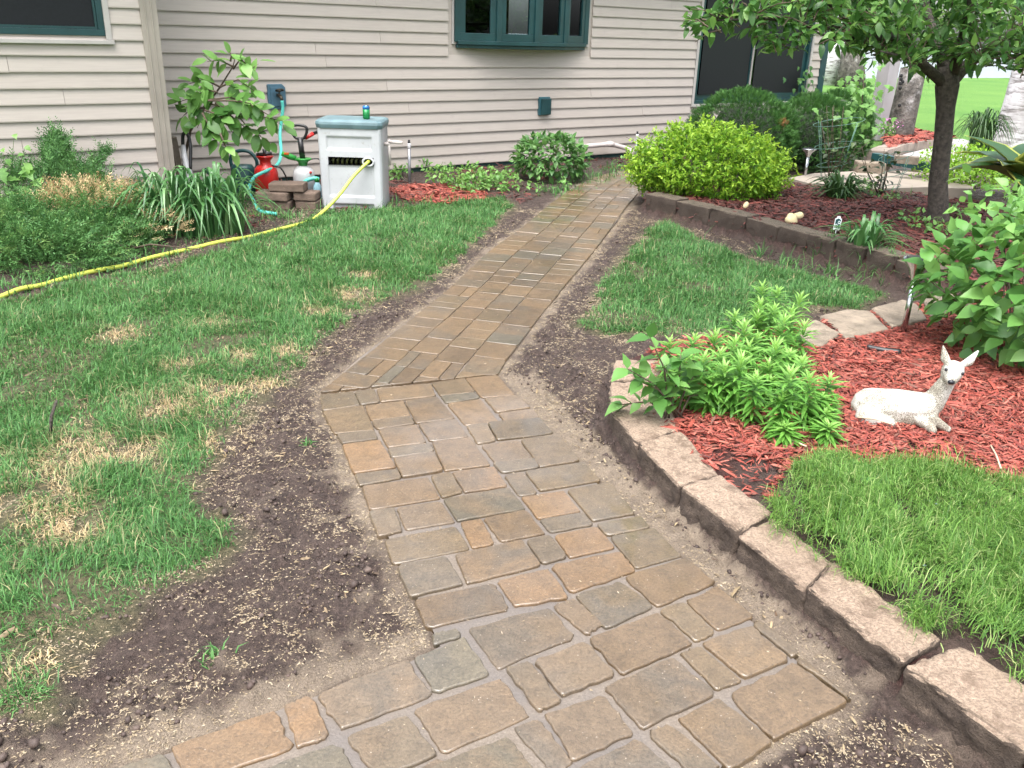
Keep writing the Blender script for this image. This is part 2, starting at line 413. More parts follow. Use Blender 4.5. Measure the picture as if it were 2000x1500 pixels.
# far lawn, lake, far shore
m, t, b = nodes('far_lawn')
co_ = N(t, 'ShaderNodeTexCoord').outputs['Object']
c = mixc(t, .35, ramp(t, noise(t, .35, 4, .5, co_), [(.3, (.060, .150, .028)), (.7, (.125, .235, .050))]), ramp(t, noise(t, 9, 4, .7, co_), [(.3, (.05, .13, .03)), (.7, (.15, .27, .075))]))
t.links.new(c, b.inputs['Base Color']); b.inputs['Roughness'].default_value = .9; b.inputs['Specular IOR Level'].default_value = .15
bump(t, b, noise(t, 40, 3, .7, co_), .8, .03); M['far_lawn'] = m
def sheet(name, P, z, mat, kind='structure'):
    me = bpy.data.meshes.new(name); me.from_pydata([(float(p[0]), float(p[1]), z) for p in P], [], [tuple(range(len(P)))]); me.update()
    return raw(name, me, mat, None, kind)
shore = [(-120, 20), (-40, 30), (2, 38), (16.1, 45.6), (23.3, 50.6), (29.4, 54.5), (60, 70), (200, 120)]
sheet('far_lawn', [(-120, -40), (200, -40), (200, 120)] + shore[::-1][1:], -.06, M['far_lawn'])
m, t, b = nodes('lake_water')
b.inputs['Base Color'].default_value = (.30, .36, .40, 1); b.inputs['Roughness'].default_value = .12; b.inputs['IOR'].default_value = 1.33
bump(t, b, noise(t, 1.3, 3), .25, .05); M['lake'] = m
sheet('lake', [(-700, -300), (900, -300), (900, 900), (-700, 900)], -.5, M['lake'])
bank = MB()
for i in range(len(shore) - 1):
    a, c2 = shore[i], shore[i + 1]; bank.add([(a[0], a[1], -.06), (c2[0], c2[1], -.06), (c2[0] - .5, c2[1] + 1, -.6), (a[0] - .5, a[1] + 1, -.6)], [(0, 1, 2, 3)])
bank.build('shore_bank', M['ground'], kind='structure')

# ================================================================== PAVER PATH
def paver_material():
    m, t, b = nodes('tumbled_concrete_paver')
    oi = N(t, 'ShaderNodeObjectInfo'); co = N(t, 'ShaderNodeTexCoord').outputs['Object']
    vm = N(t, 'ShaderNodeVectorMath', operation='ADD'); t.links.new(co, vm.inputs[0])
    cx = N(t, 'ShaderNodeCombineXYZ'); t.links.new(mathn(t, 'MULTIPLY', oi.outputs['Random'], 37.0), cx.inputs[2]); t.links.new(cx.outputs[0], vm.inputs[1])
    v = vm.outputs[0]
    base = oi.outputs['Color']
    n1 = noise(t, 5.5, 4, .55, v, .6); n2 = noise(t, 120, 4, .7, v); n3 = noise(t, 24, 4, .65, v)
    c = mixc(t, ramp(t, n1, [(.42, (0, 0, 0)), (.68, (.62, .62, .62))]), base, mixc(t, ramp(t, oi.outputs['Random'], [(.3, (0, 0, 0)), (.7, (1, 1, 1))]), (.138, .090, .048), (.076, .066, .052)))
    c = mixc(t, 1.0, c, ramp(t, n2, [(.25, (.50, .50, .50)), (.5, (1, 1, 1)), (.75, (1.35, 1.35, 1.35))]), 'MULTIPLY')
    c = mixc(t, 1.0, c, ramp(t, n3, [(.25, (.72, .72, .72)), (.6, (1.08, 1.08, 1.08))]), 'MULTIPLY')
    vo = N(t, 'ShaderNodeTexVoronoi'); vo.inputs['Scale'].default_value = 75; t.links.new(v, vo.inputs['Vector'])
    sp = ramp(t, vo.outputs['Distance'], [(.10, (.8, .8, .8)), (.17, (0, 0, 0))])
    sp = mixc(t, 1.0, sp, ramp(t, noise(t, 30, 2, .5, v), [(.55, (0, 0, 0)), (.66, (1, 1, 1))]), 'MULTIPLY')
    c = mixc(t, sp, c, (.40, .34, .27))
    t.links.new(c, b.inputs['Base Color'])
    t.links.new(ramp(t, n1, [(.3, (.30, .30, .30)), (.7, (.50, .50, .50))]), b.inputs['Roughness'])
    gp = N(t, 'ShaderNodeNewGeometry').outputs['Position']; sy_ = N(t, 'ShaderNodeSeparateXYZ'); t.links.new(gp, sy_.inputs[0])
    pool = N(t, 'ShaderNodeMapRange'); t.links.new(sy_.outputs[1], pool.inputs[0]); pool.inputs[1].default_value = 1.5; pool.inputs[2].default_value = 2.7; pool.inputs[3].default_value = .16; pool.inputs[4].default_value = 0.0   # water still stands on the lowest, nearest stones
    wet = ramp(t, mathn(t, 'ADD', noise(t, 2.1, 3, .5, gp), pool.outputs[0]), [(.40, (.12, .12, .12)), (.60, (1, 1, 1))]); t.links.new(wet, b.inputs['Coat Weight']); b.inputs['Coat Roughness'].default_value = .10; b.inputs['Coat IOR'].default_value = 1.45
    b.inputs['Specular IOR Level'].default_value = .5
    bump(t, b, mathn(t, 'ADD', mathn(t, 'MULTIPLY', n2, .8), n3), .55, .006)
    return m
M['paver'] = paver_material()
TONE = {'b': (0.1257, 0.0824, 0.044), 'o': (0.1575, 0.0957, 0.0469), 'g': (0.1147, 0.0805, 0.0444), 'u': (0.0991, 0.0814, 0.054), 'p': (0.1287, 0.0907, 0.0556), 't': (0.1414, 0.0934, 0.0494), 'd': (0.1114, 0.0742, 0.0405), 'm': (0.1089, 0.0814, 0.0516)}

path = thing('paver_path', 'winding walkway of wet tumbled tan, brown and grey pavers', None, (0, 3, 0)); path['kind'] = 'structure'
del path['label']
def paver(P, tone, gap=.0005, z=.012, n_edge=4, jit=.0013, thick=.055, bev=.004, tilt=.006):
    P = np.array([p[:2] for p in P], float); k = len(P); c = P.mean(0)
    area = sum(P[i][0] * P[(i + 1) % k][1] - P[(i + 1) % k][0] * P[i][1] for i in range(k))
    if area < 0: P = P[::-1]
    out = []
    for i in range(k):                                    # rounded corners, slightly wandering edges
        a, p, q = P[i - 1], P[i], P[(i + 1) % k]
        d1 = (a - p); l1 = np.linalg.norm(d1); d1 /= l1 + 1e-9; d2 = (q - p); l2 = np.linalg.norm(d2); d2 /= l2 + 1e-9
        r_ = min(.012 + random.uniform(-.004, .006), l1 * .3, l2 * .3)
        bis = d1 + d2
        out += [p + d1 * r_, p + d1 * r_ * .3 + d2 * r_ * .3, p + d2 * r_]
        for j in range(1, n_edge):
            f_ = j / n_edge; s0 = p + d2 * r_; s1 = q - d2 * min(.012, l2 * .3); out.append(s0 + (s1 - s0) * f_)
    out = np.array(out); n = len(out)
    nrm = np.roll(out, -1, 0) - np.roll(out, 1, 0); nrm = np.stack([nrm[:, 1], -nrm[:, 0]], 1); nrm /= np.linalg.norm(nrm, axis=1, keepdims=True) + 1e-9
    wob = rng.normal(0, jit, n)
    o1 = out - nrm * (gap + wob[:, None]); o2 = o1 - nrm * bev
    tx, ty = rng.normal(0, tilt, 2); dz = rng.normal(0, .0014)
    def zz(p, h): return h + dz + (p[0] - c[0]) * tx + (p[1] - c[1]) * ty
    vs = [(p[0], p[1], z - thick) for p in o1] + [(p[0], p[1], zz(p, z - .005)) for p in o1] + [(p[0], p[1], zz(p, z)) for p in o2]
    fs = [(i, (i + 1) % n, n + (i + 1) % n, n + i) for i in range(n)] + [(n + i, n + (i + 1) % n, 2 * n + (i + 1) % n, 2 * n + i) for i in range(n)] + [tuple(range(2 * n, 3 * n))]
    L = np.array([c[0], c[1], 0]); vs = [tuple(np.array(v) - L) for v in vs]
    me = bpy.data.meshes.new('paver'); me.from_pydata(vs, [], fs); me.materials.append(M['paver']); me.update()
    sm = np.zeros(len(fs), bool); sm[n:2 * n] = True; me.polygons.foreach_set('use_smooth', sm)
    o = bpy.data.objects.new('paver', me); COL.objects.link(o); o.parent = path; o.location = (c[0], c[1] - 3, 0)
    f_ = 1 + rng.normal(0, .08); cc = np.array(TONE[tone]) * f_
    o.color = (*cc.tolist(), 1)

def Z1(*q): return [(600 + x / 2.857, 700 + y / 2.857) for x, y in q]
def Z2(*q): return [(800 + x / 2, 1000 + y / 2) for x, y in q]
def Z3(*q): return [(200 + x / 2.5, 1000 + y / 2.5) for x, y in q]
PV = [
 ('g', Z1((72, 203), (262, 184), (297, 258), (86, 290))), ('m', Z1((262, 184), (378, 170), (405, 241), (297, 258))), ('t', Z1((385, 169), (690, 134), (720, 205), (410, 241))),
 ('g', Z1((690, 134), (880, 106), (940, 184), (742, 206))), ('u', Z1((742, 206), (940, 184), (968, 216), (772, 246))), ('b', Z1((882, 106), (1062, 88), (1160, 200), (972, 216))),
 ('g', Z1((86, 291), (314, 260), (375, 398), (146, 418))), ('m', Z1((162, 421), (375, 398), (397, 447), (195, 474))), ('t', Z1((318, 260), (541, 233), (578, 318), (355, 343))),
 ('m', Z1((357, 345), (580, 320), (604, 364), (384, 392))), ('b', Z1((541, 232), (725, 208), (828, 333), (608, 360))), ('b', Z1((778, 247), (972, 224), (1075, 352), (880, 368))),
 ('p', Z1((988, 221), (1168, 200), (1248, 272), (1055, 300))), ('t', Z1((1063, 301), (1258, 275), (1302, 325), (1100, 350))), ('b', Z1((393, 393), (612, 366), (668, 468), (449, 494))),
 ('p', Z1((618, 363), (832, 335), (903, 436), (682, 459))), ('m', Z1((884, 370), (1003, 354), (1056, 456), (948, 474))), ('g', Z1((1005, 354), (1298, 328), (1376, 416), (1060, 454))),
 ('m', Z1((447, 495), (688, 466), (713, 517), (470, 549))), ('o', Z1((193, 477), (408, 452), (500, 608), (256, 639))), ('b', Z1((692, 461), (910, 437), (1026, 592), (766, 624))),
 ('p', Z1((968, 478), (1180, 450), (1256, 552), (1046, 580))), ('g', Z1((1188, 447), (1400, 418), (1528, 566), (1295, 603))), ('m', Z1((1034, 580), (1268, 552), (1303, 606), (1085, 636))),
 ('b', Z1((478, 551), (712, 519), (762, 626), (530, 662))), ('g', Z1((262, 641), (505, 612), (530, 662), (290, 708))), ('b', Z1((302, 711), (676, 660), (746, 776), (350, 842))),
 ('g', Z1((684, 650), (802, 628), (870, 742), (750, 775))), ('o', Z1((806, 632), (1044, 598), (1122, 706), (880, 746))), ('m', Z1((1093, 648), (1210, 630), (1288, 748), (1183, 766))),
 ('g', Z1((1212, 626), (1546, 572), (1642, 676), (1300, 738))), ('u', Z1((756, 779), (1126, 712), (1222, 836), (835, 904))), ('o', Z1((1190, 769), (1434, 732), (1528, 850), (1288, 894))),
 ('g', Z1((1446, 728), (1694, 688), (1832, 862), (1592, 904))), ('m', Z1((340, 850), (486, 828), (536, 957), (395, 993))), ('p', Z1((494, 827), (748, 791), (828, 907), (548, 953))),
 ('m', Z1((1294, 895), (1540, 853), (1602, 922), (1355, 968))), ('b', Z1((980, 888), (1220, 838), (1332, 972), (1080, 1018))), ('o', Z1((852, 908), (974, 888), (1052, 1032), (918, 1054))),
 ('g', Z1((424, 1000), (830, 928), (910, 1057), (478, 1140))), ('g', Z1((1612, 918), (1864, 876), (1920, 942), (1670, 988))), ('o', Z1((1374, 982), (1616, 932), (1726, 1052), (1462, 1108))),
 ('g', [(1190, 1046), (1278, 1028), (1333, 1084), (1242, 1109)]), ('m', Z1((1218, 1010), (1356, 978), (1456, 1105), (1312, 1146))), ('b', Z2((175, 163), (440, 104), (516, 206), (222, 278))),
 ('m', [(774, 1103), (872, 1086), (906, 1140), (800, 1165)]), ('d', [(806, 1168), (966, 1136), (996, 1187), (834, 1226)]), ('o', Z2((340, 264), (545, 216), (626, 332), (408, 368))),
 ('o', Z2((550, 205), (824, 150), (888, 226), (632, 312))), ('d', Z2((833, 248), (1082, 172), (1198, 276), (965, 368))), ('g', Z2((640, 322), (824, 264), (958, 368), (762, 454))),
 ('p', Z2((552, 362), (644, 332), (756, 432), (690, 480))), ('u', Z2((85, 468), (192, 450), (206, 482), (88, 518))),
 ('p', Z2((228, 452), (544, 366), (648, 488), (340, 610))), ('d', Z2((694, 490), (974, 386), (1112, 512), (828, 636))), ('g', Z2((970, 378), (1072, 343), (1200, 468), (1126, 504))),
 ('d', Z2((1076, 342), (1206, 286), (1350, 405), (1205, 462))), ('t', Z2((1136, 508), (1334, 438), (1488, 572), (1312, 650))), ('g', Z2((1336, 436), (1372, 420), (1528, 547), (1492, 566))),
 ('g', Z2((1054, 548), (1130, 520), (1304, 655), (1202, 696))), ('d', Z2((1242, 708), (1502, 584), (1720, 736), (1420, 888))), ('g', Z2((1512, 578), (1535, 566), (1722, 716), (1716, 728))),
 ('p', Z2((484, 578), (684, 506), (812, 632), (592, 720))), ('m', Z2((374, 608), (474, 582), (596, 738), (500, 780))), ('p', Z2((758, 678), (1030, 564), (1202, 706), (905, 846))),
 ('u', Z2((14, 568), (216, 484), (318, 628), (98, 706))), ('p', Z2((12, 764), (360, 640), (474, 792), (128, 942))), ('p', Z2((524, 784), (756, 706), (878, 862), (642, 972))),
 ('p', Z2((398, 834), (504, 802), (648, 972), (560, 1016))), ('t', Z2((1044, 802), (1206, 720), (1428, 892), (1245, 1004))), ('m', Z2((924, 858), (1018, 820), (1222, 992), (1110, 1034))),
 ('u', Z2((52, 1000), (386, 866), (500, 1012), (180, 1150))), ('p', Z2((644, 1000), (896, 880), (1060, 1030), (760, 1160))), ('p', Z3((1052, 886), (1494, 710), (1616, 892), (1160, 1060))),
 ('o', Z3((880, 936), (1024, 882), (1116, 1092), (946, 1150))), ('o', Z3((330, 1146), (846, 960), (942, 1146), (420, 1330))), ('m', Z3((1180, 1092), (1484, 982), (1648, 1182), (1344, 1300))),
 ('u', Z3((742, 1258), (1156, 1112), (1238, 1262), (850, 1420))), ('u', Z3((40, 1250), (300, 1170), (400, 1340), (120, 1440))), ('b', [(742, 1526), (866, 1478), (930, 1570), (800, 1620)]),
 ('p', [(560, 1572), (690, 1512), (752, 1600), (600, 1670)]), ('m', [(1046, 1520), (1110, 1508), (1190, 1590), (1110, 1625)]), ('b', [(930, 1575), (1048, 1522), (1110, 1625), (980, 1690)]),
 ('p', [(1200, 1590), (1320, 1520), (1400, 1505), (1330, 1640)]), ('b', [(310, 1560), (500, 1500), (560, 1580), (380, 1660)]),
]
for i, (tn, q) in enumerate(PV): paver([G(x, y, .012) for x, y in q], tn, n_edge=6, gap=.0002 if i < 46 else .0006, jit=.0010 if i < 46 else .0022)

# far run: four columns of mixed sizes between the two edges
def clip_half(P, a, d):
    """keep the part of polygon P on the left of the line through a along d"""
    out = []; f_ = lambda p: d[0] * (p[1] - a[1]) - d[1] * (p[0] - a[0])
    for i in range(len(P)):
        p, q = P[i], P[(i + 1) % len(P)]; fp, fq = f_(p), f_(q)
        if fp >= 0: out.append(p)
        if (fp >= 0) != (fq >= 0): out.append(p + (q - p) * (fp / (fp - fq)))
    return out
def catmull(P, n=10):
    P = np.array(P, float); Q = np.concatenate([[2 * P[0] - P[1]], P, [2 * P[-1] - P[-2]]]); out = []
    for i in range(1, len(Q) - 2):
        for t_ in np.linspace(0, 1, n, endpoint=False):
            a, b_, c_, d_ = Q[i - 1], Q[i], Q[i + 1], Q[i + 2]; out.append(.5 * (2 * b_ + (c_ - a) * t_ + (2 * a - 5 * b_ + 4 * c_ - d_) * t_ ** 2 + (3 * b_ - a - 3 * c_ + d_) * t_ ** 3))
    return np.array(out + [P[-1]])
LE = catmull([C_L[i] for i in (0, 2, 3, 4, 6, 8, 10)], 14); sL = np.concatenate([[0], np.cumsum(np.linalg.norm(np.diff(LE, axis=0), axis=1))])
RE = catmull([C_R[i] for i in (0, 2, 4, 6, 8, 10)], 14)
SM0 = np.array(AB[0]); SMD = np.array(AB[-1]) - SM0; SMD /= np.linalg.norm(SMD)
def lp_(s):
    p = np.array([np.interp(s, sL, LE[:, 0]), np.interp(s, sL, LE[:, 1])]); q = np.array([np.interp(s + .3, sL, LE[:, 0]), np.interp(s + .3, sL, LE[:, 1])]); r_ = np.array([np.interp(s - .3, sL, LE[:, 0]), np.interp(s - .3, sL, LE[:, 1])])
    d = q - r_; d /= np.linalg.norm(d); return p, np.array([d[1], -d[0]])
def wid_at(p, nrm):                       # width to the right-hand edge
    best = .74
    for a, b_ in zip(RE[:-1], RE[1:]):
        m_ = np.array([nrm, a - b_]).T; 
        if abs(np.linalg.det(m_)) < 1e-9: continue
        t_, u_ = np.linalg.solve(m_, a - p)
        if 0 <= u_ <= 1 and .4 < t_ < 1.4: best = t_
    return best
def cpt(u, s):
    p, nrm = lp_(s); return p + nrm * wid_at(p, nrm) * u
random.seed(21)
cols = [0, .27, .5, .74, 1.0]
mixes = [['b', 't', 'b', 'g', 'b', 't', 'b', 'm', 'u'], ['b', 'd', 'b', 'g', 'u', 't', 'b', 'm'], ['b', 'g', 'b', 'u', 'd', 'm', 'b', 't'], ['b', 'g', 't', 'b', 'g', 'd', 'b', 'm', 'u']]
for ci in range(4):
    s = -.3; rr = random.Random(44 + ci)
    while s < sL[-1]:
        l = rr.choice([.235, .235, .235, .165, .165, .165, .165, .11])
        q = [cpt(cols[ci], s), cpt(cols[ci + 1], s), cpt(cols[ci + 1], s + l), cpt(cols[ci], s + l)]
        quads = [q]
        if rr.random() < .2 and l > .2:
            f_ = rr.choice([.4, .6]); a_ = [cols[ci], cols[ci] + (cols[ci + 1] - cols[ci]) * f_, cols[ci + 1]]
            quads = [[cpt(a_[k], s), cpt(a_[k + 1], s), cpt(a_[k + 1], s + l), cpt(a_[k], s + l)] for k in (0, 1)]
        for q in quads:
            q = clip_half(q, SM0, SMD)
            if len(q) < 3: continue
            ar = abs(sum(q[i][0] * q[(i + 1) % len(q)][1] - q[(i + 1) % len(q)][0] * q[i][1] for i in range(len(q)))) / 2
            if ar > .0018: paver(q, rr.choice(mixes[ci]), n_edge=3, gap=.0024, jit=.0010, bev=.0014, tilt=.0028)
        s += l

# joint sand between the pavers
m, t, b = nodes('joint_sand')
co_ = N(t, 'ShaderNodeTexCoord').outputs['Object']
c = ramp(t, noise(t, 150, 4, .7, co_), [(.25, (.10, .080, .062)), (.6, (.165, .135, .108)), (.85, (.25, .21, .17))])
c = mixc(t, ramp(t, noise(t, 3.5, 3, .5, co_), [(.4, (0, 0, 0)), (.6, (.8, .8, .8))]), c, (.125, .110, .10))
t.links.new(c, b.inputs['Base Color']); t.links.new(ramp(t, noise(t, 3.5, 3, .5, co_), [(.4, (.8, .8, .8)), (.6, (.3, .3, .3))]), b.inputs['Roughness'])
bump(t, b, noise(t, 120, 3), .5, .006); M['sand'] = m
def shrink(P, k):
    P = [np.array(p, float) for p in P]; out = []; a = sum(P[i][0] * P[(i + 1) % len(P)][1] - P[(i + 1) % len(P)][0] * P[i][1] for i in range(len(P)))
    for i in range(len(P)):
        d = P[(i + 1) % len(P)] - P[i - 1]; d /= np.linalg.norm(d); nn = np.array([-d[1], d[0]]) * (1 if a > 0 else -1); out.append(P[i] + nn * k)
    return out
for P in (shrink(AB, .022), shrink(C_P, .012)):
    me = bpy.data.meshes.new('joint_sand'); c0 = path.location
    me.from_pydata([(float(p[0]), float(p[1]), .002 if len(P) == len(AB) else .003) for p in P], [], [tuple(range(len(P)))]); me.update()
    raw('joint_sand', me, M['sand'], path)

# ================================================================== HOUSE
E_ = .127
def clapmat():
    m, t, b = nodes('tan_clapboard')
    oi = N(t, 'ShaderNodeObjectInfo'); co = N(t, 'ShaderNodeTexCoord').outputs['Object']
    mp = N(t, 'ShaderNodeMapping'); mp.inputs['Rotation'].default_value = (0, 0, -WA); t.links.new(co, mp.inputs[0])
    mp2 = N(t, 'ShaderNodeMapping'); mp2.inputs['Scale'].default_value = (1.2, 1, 26); t.links.new(mp.outputs[0], mp2.inputs[0])
    n = noise(t, 3, 5, .6, mp2.outputs[0]); n2 = noise(t, .9, 3, .5, co)
    c = ramp(t, n, [(.3, (.365, .320, .282)), (.7, (.430, .380, .336))])
    c = mixc(t, mathn(t, 'MULTIPLY', oi.outputs['Random'], .25), c, (.46, .412, .376))
    c = mixc(t, ramp(t, n2, [(.5, (0, 0, 0)), (.75, (.35, .35, .35))]), c, (.32, .288, .262))
    c = mixc(t, ramp(t, noise(t, 7, 6, .7, co), [(.6, (0, 0, 0)), (.8, (.4, .4, .4))]), c, (.26, .228, .20))
    t.links.new(c, b.inputs['Base Color']); b.inputs['Roughness'].default_value = .55
    bump(t, b, n, .12, .003); return m
M['clap'] = clapmat()
M['teal'] = plain('dark_teal_paint', (.010, .044, .048), .35, .15, 6, bs=.05)
M['teal_f'] = plain('teal_foundation', (.012, .045, .042), .6, .3, 5)
M['trim'] = plain('cream_trim', (.40, .375, .352), .45, .06, 4, bs=.05)
M['cornerpost'] = plain('tan_corner_trim', (.29, .255, .218), .5, .10, 3, bs=.08, bsc=30)
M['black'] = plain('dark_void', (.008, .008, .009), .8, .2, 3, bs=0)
def glassmat(name, tint, mixf):
    m, t, b = nodes(name)
    b.inputs['Base Color'].default_value = (*tint, 1); b.inputs['Roughness'].default_value = .02; b.inputs['Specular IOR Level'].default_value = .6
    tr = N(t, 'ShaderNodeBsdfTransparent'); tr.inputs[0].default_value = (.55, .6, .6, 1)
    mx = N(t, 'ShaderNodeMixShader'); mx.inputs[0].default_value = mixf
    gl = N(t, 'ShaderNodeBsdfGlossy'); gl.inputs['Roughness'].default_value = .02; gl.inputs[0].default_value = (.9, .95, 1, 1)
    lw = N(t, 'ShaderNodeFresnel'); lw.inputs[0].default_value = 1.42
    t.links.new(lw.outputs[0], mx.inputs[0]); t.links.new(tr.outputs[0], mx.inputs[1]); t.links.new(gl.outputs[0], mx.inputs[2])
    t.links.new(mx.outputs[0], t.nodes['Material Output'].inputs[0]); return m
M['glass'] = glassmat('window_glass', (.02, .03, .035), .3)
M['screen'] = plain('dark_insect_screen', (.007, .008, .011), .45, .15, 40, bs=.2, bsc=400, spec=.3)
M['curtain'] = plain('brown_curtain', (.10, .055, .025), .8, .3, 12, bs=.3, bsc=20, bd=.02)
M['roof'] = plain('grey_shingle_roof', (.08, .075, .07), .9, .3, 12, bs=.4, bsc=40)

house = thing('house', 'tan clapboard house with dark teal window frames behind the yard', 'house', wp(0, 0, 0))
S0, S1, ZT = -4.75, 6.16, 2.66
BAY = 1.02; BS1 = wall(325, 150, BAY)[0] + .0
def wbox(mb, s0, s1, z0, z1, o0, o1):
    """box on the wall, from s0..s1 along, z0..z1, o0..o1 outwards"""
    P = [wp(s, z, o) for z in (z0, z1) for s, o in ((s0, o1), (s1, o1), (s1, o0), (s0, o0))]
    return mb.add(P, [(3, 2, 1, 0), (4, 5, 6, 7), (0, 1, 5, 4), (1, 2, 6, 5), (2, 3, 7, 6), (3, 0, 4, 7)])
win_m = {'bow': (-1.06, 1.07, 1.455, 2.66), 'slide': (3.20, 5.86, .69, 2.45)}
mb = MB()                                                     # backing, with the window openings left out
def backing(mb, s0, s1, z0, z1, holes, off, th=.06):
    xs = sorted({s0, s1, *[h[0] for h in holes], *[h[1] for h in holes]})
    for a, c in zip(xs[:-1], xs[1:]):
        hs_ = [h for h in holes if h[0] <= a + 1e-6 and h[1] >= c - 1e-6]
        zz = [z0]
        for h in hs_: zz += [h[2], h[3]]
        zz.append(z1)
        for i in range(0, len(zz), 2):
            if zz[i + 1] - zz[i] > .01: wbox(mb, a, c, zz[i], zz[i + 1], off - th - .004, off - .004)
backing(mb, S0, S1, -.2, ZT, [tuple(v) for v in win_m.values()], 0)
wall_o = mb.build('wall', M['clap'], house)
z_line = [.2113 + EYE - k * E_ for k in range(-20, 20)]      # lower edges of the courses as sighted
def plank(s0, s1, z0, z1, off, parent, hz=0.0):
    """one clapboard: wedge, proud at its lower edge"""
    lo, hi = .022 + hz, .002
    P = [wp(s, z, off + o) for s, z0, z1 in ((s0, z0 + rng.normal(0, .0012), z1), (s1, z0 + rng.normal(0, .0012), z1)) for z, o in ((z0, lo), (z0 + .010, lo + .001), (z1 + .012, hi), (z1 + .012, -.003), (z0 + .013, -.003))]
    me = bpy.data.meshes.new('siding_plank'); n = 5
    me.from_pydata([tuple(float(v) for v in p) for p in P], [], [tuple(range(n))[::-1], tuple(range(n, 2 * n))] + [(i, (i + 1) % n, n + (i + 1) % n, n + i) for i in range(n)])
    bm = bmesh.new(); bm.from_mesh(me); bmesh.ops.recalc_face_normals(bm, faces=bm.faces); bm.to_mesh(me); bm.free()
    return raw('siding_plank', me, M['clap'], parent)
def courses(s0, s1, zb, zt, holes, off, parent, joints, z00):
    k = 0; z = z00
    while z > zb + E_ * .5: z -= E_
    i = 0
    while z < zt:
        z1 = min(z + E_, zt)
        spans = [(s0, s1)]
        for h in holes:
            if h[2] < z1 - .03 and h[3] > z + .01:
                spans = [q for a, c in spans for q in ((a, min(c, h[0] - .0)), (max(a, h[1]), c)) if q[1] - q[0] > .02]
        for a, c in spans:
            js = sorted(j for j in joints(i) if a + .15 < j < c - .15); e = [a] + js + [c]
            for p, q in zip(e[:-1], e[1:]): plank(p, q - .003, z, z1, off, parent, rng.uniform(0, .0025))
        z += E_; i += 1
jr = random.Random(5)
jl = {i: [jr.uniform(-4, 5.5)] + ([jr.uniform(-4, 5.5)] if jr.random() < .6 else []) for i in range(40)}
FZ = .055                                                       # lowest course starts above the foundation
courses(S0, S1, FZ, ZT, [(a - .05, c + .05, z0 - .045, z1) for a, c, z0, z1 in win_m.values()], 0, wall_o, lambda i: jl[i], z_line[20])
wbox(MB(), 0, 1, 0, 1, 0, 1)
wbox(mb := MB(), S0, S1 + .02, -.25, FZ - .01, -.1, .004).build('foundation', M['teal_f'], house)
# right corner trim and the return of the house
wbox(mb := MB(), S1, S1 + .15, -.02, ZT, -.1, .03).build('corner_trim', M['teal'], house, bev=.004)
mb = MB(); P = [wp(S1 + .12, z, o) for z in (-.25, ZT) for o in (-.02, -6)]
Q = [wp(S1 + .04, z, o) for z in (-.25, ZT) for o in (-.02, -6)]
mb.add(P + Q, [(0, 1, 3, 2), (4, 6, 7, 5), (0, 2, 6, 4), (1, 5, 7, 3), (2, 3, 7, 6), (0, 4, 5, 1)]).build('end_wall', M['clap'], house)
# the projecting bay on the left
bx1 = wall(300, 150, BAY)[0]
bl = tuple([wall(215, 72, BAY)[0] - .035, wall(0, 66, BAY)[1]])
bw = (bl[0] - 1.6, bl[0], bl[1] - .0, 2.35)
mb = MB(); backing(mb, -8.5, bx1, -.2, ZT, [bw], BAY)
bay = mb.build('wall', M['clap'], house)
zb0 = wall(290, 240 - .5, BAY)[1]
courses(-8.5, bx1 - .05, .08, ZT, [(bw[0] - .05, bw[1] + .045, bw[2] - .06, bw[3])], BAY, bay, lambda i: [-7.0 + .37 * ((i * 7) % 5)], wall(288, 79.7, BAY)[1])
wbox(mb := MB(), -8.5, bx1, -.25, .07, BAY - .1, BAY + .004).build('foundation', M['teal_f'], house)
mb = MB(); wbox(mb, bx1 - .055, bx1 + .085, -.05, ZT, BAY - .13, BAY + .035)
for q in (-.02, .03): wbox(mb, bx1 + q, bx1 + q + .012, -.05, ZT, BAY + .03, BAY + .042)
mb.build('corner_post', M['cornerpost'], house, bev=.004)
mb = MB(); P = [wp(bx1 + .05, z, o) for z in (-.25, ZT) for o in (BAY - .12, -.1)]; Q = [wp(bx1 - .02, z, o) for z in (-.25, ZT) for o in (BAY - .12, -.1)]
mb.add(P + Q, [(0, 1, 3, 2), (4, 6, 7, 5), (0, 2, 6, 4), (1, 5, 7, 3), (2, 3, 7, 6), (0, 4, 5, 1)]).build('return_wall', M['clap'], house)
# eaves and roof, above the view
mb = MB(); wbox(mb, S0 - 4, S1 + .5, ZT, ZT + .16, -7, .42); mb.build('eave', M['trim'], house)
P = [wp(-8.8, ZT + .17, 1.5), wp(S1 + .6, ZT + .17, 1.5 - 1.05), wp(S1 + .6, ZT + 2.6, -5), wp(-8.8, ZT + 2.6, -5)]
P = [wp(-8.8, ZT + .165, .46), wp(S1 + .6, ZT + .165, .46), wp(S1 + .6, ZT + 2.6, -5), wp(-8.8, ZT + 2.6, -5)]
MB().add(P + [p + np.array([0, 0, .05]) for p in P], [(3, 2, 1, 0), (4, 5, 6, 7), (0, 1, 5, 4), (1, 2, 6, 5), (2, 3, 7, 6), (3, 0, 4, 7)]).build('roof', M['roof'], house)
wbox(mb := MB(), -8.8, bx1 + .3, ZT, ZT + .12, .45, BAY + .35).build('eave', M['trim'], house)
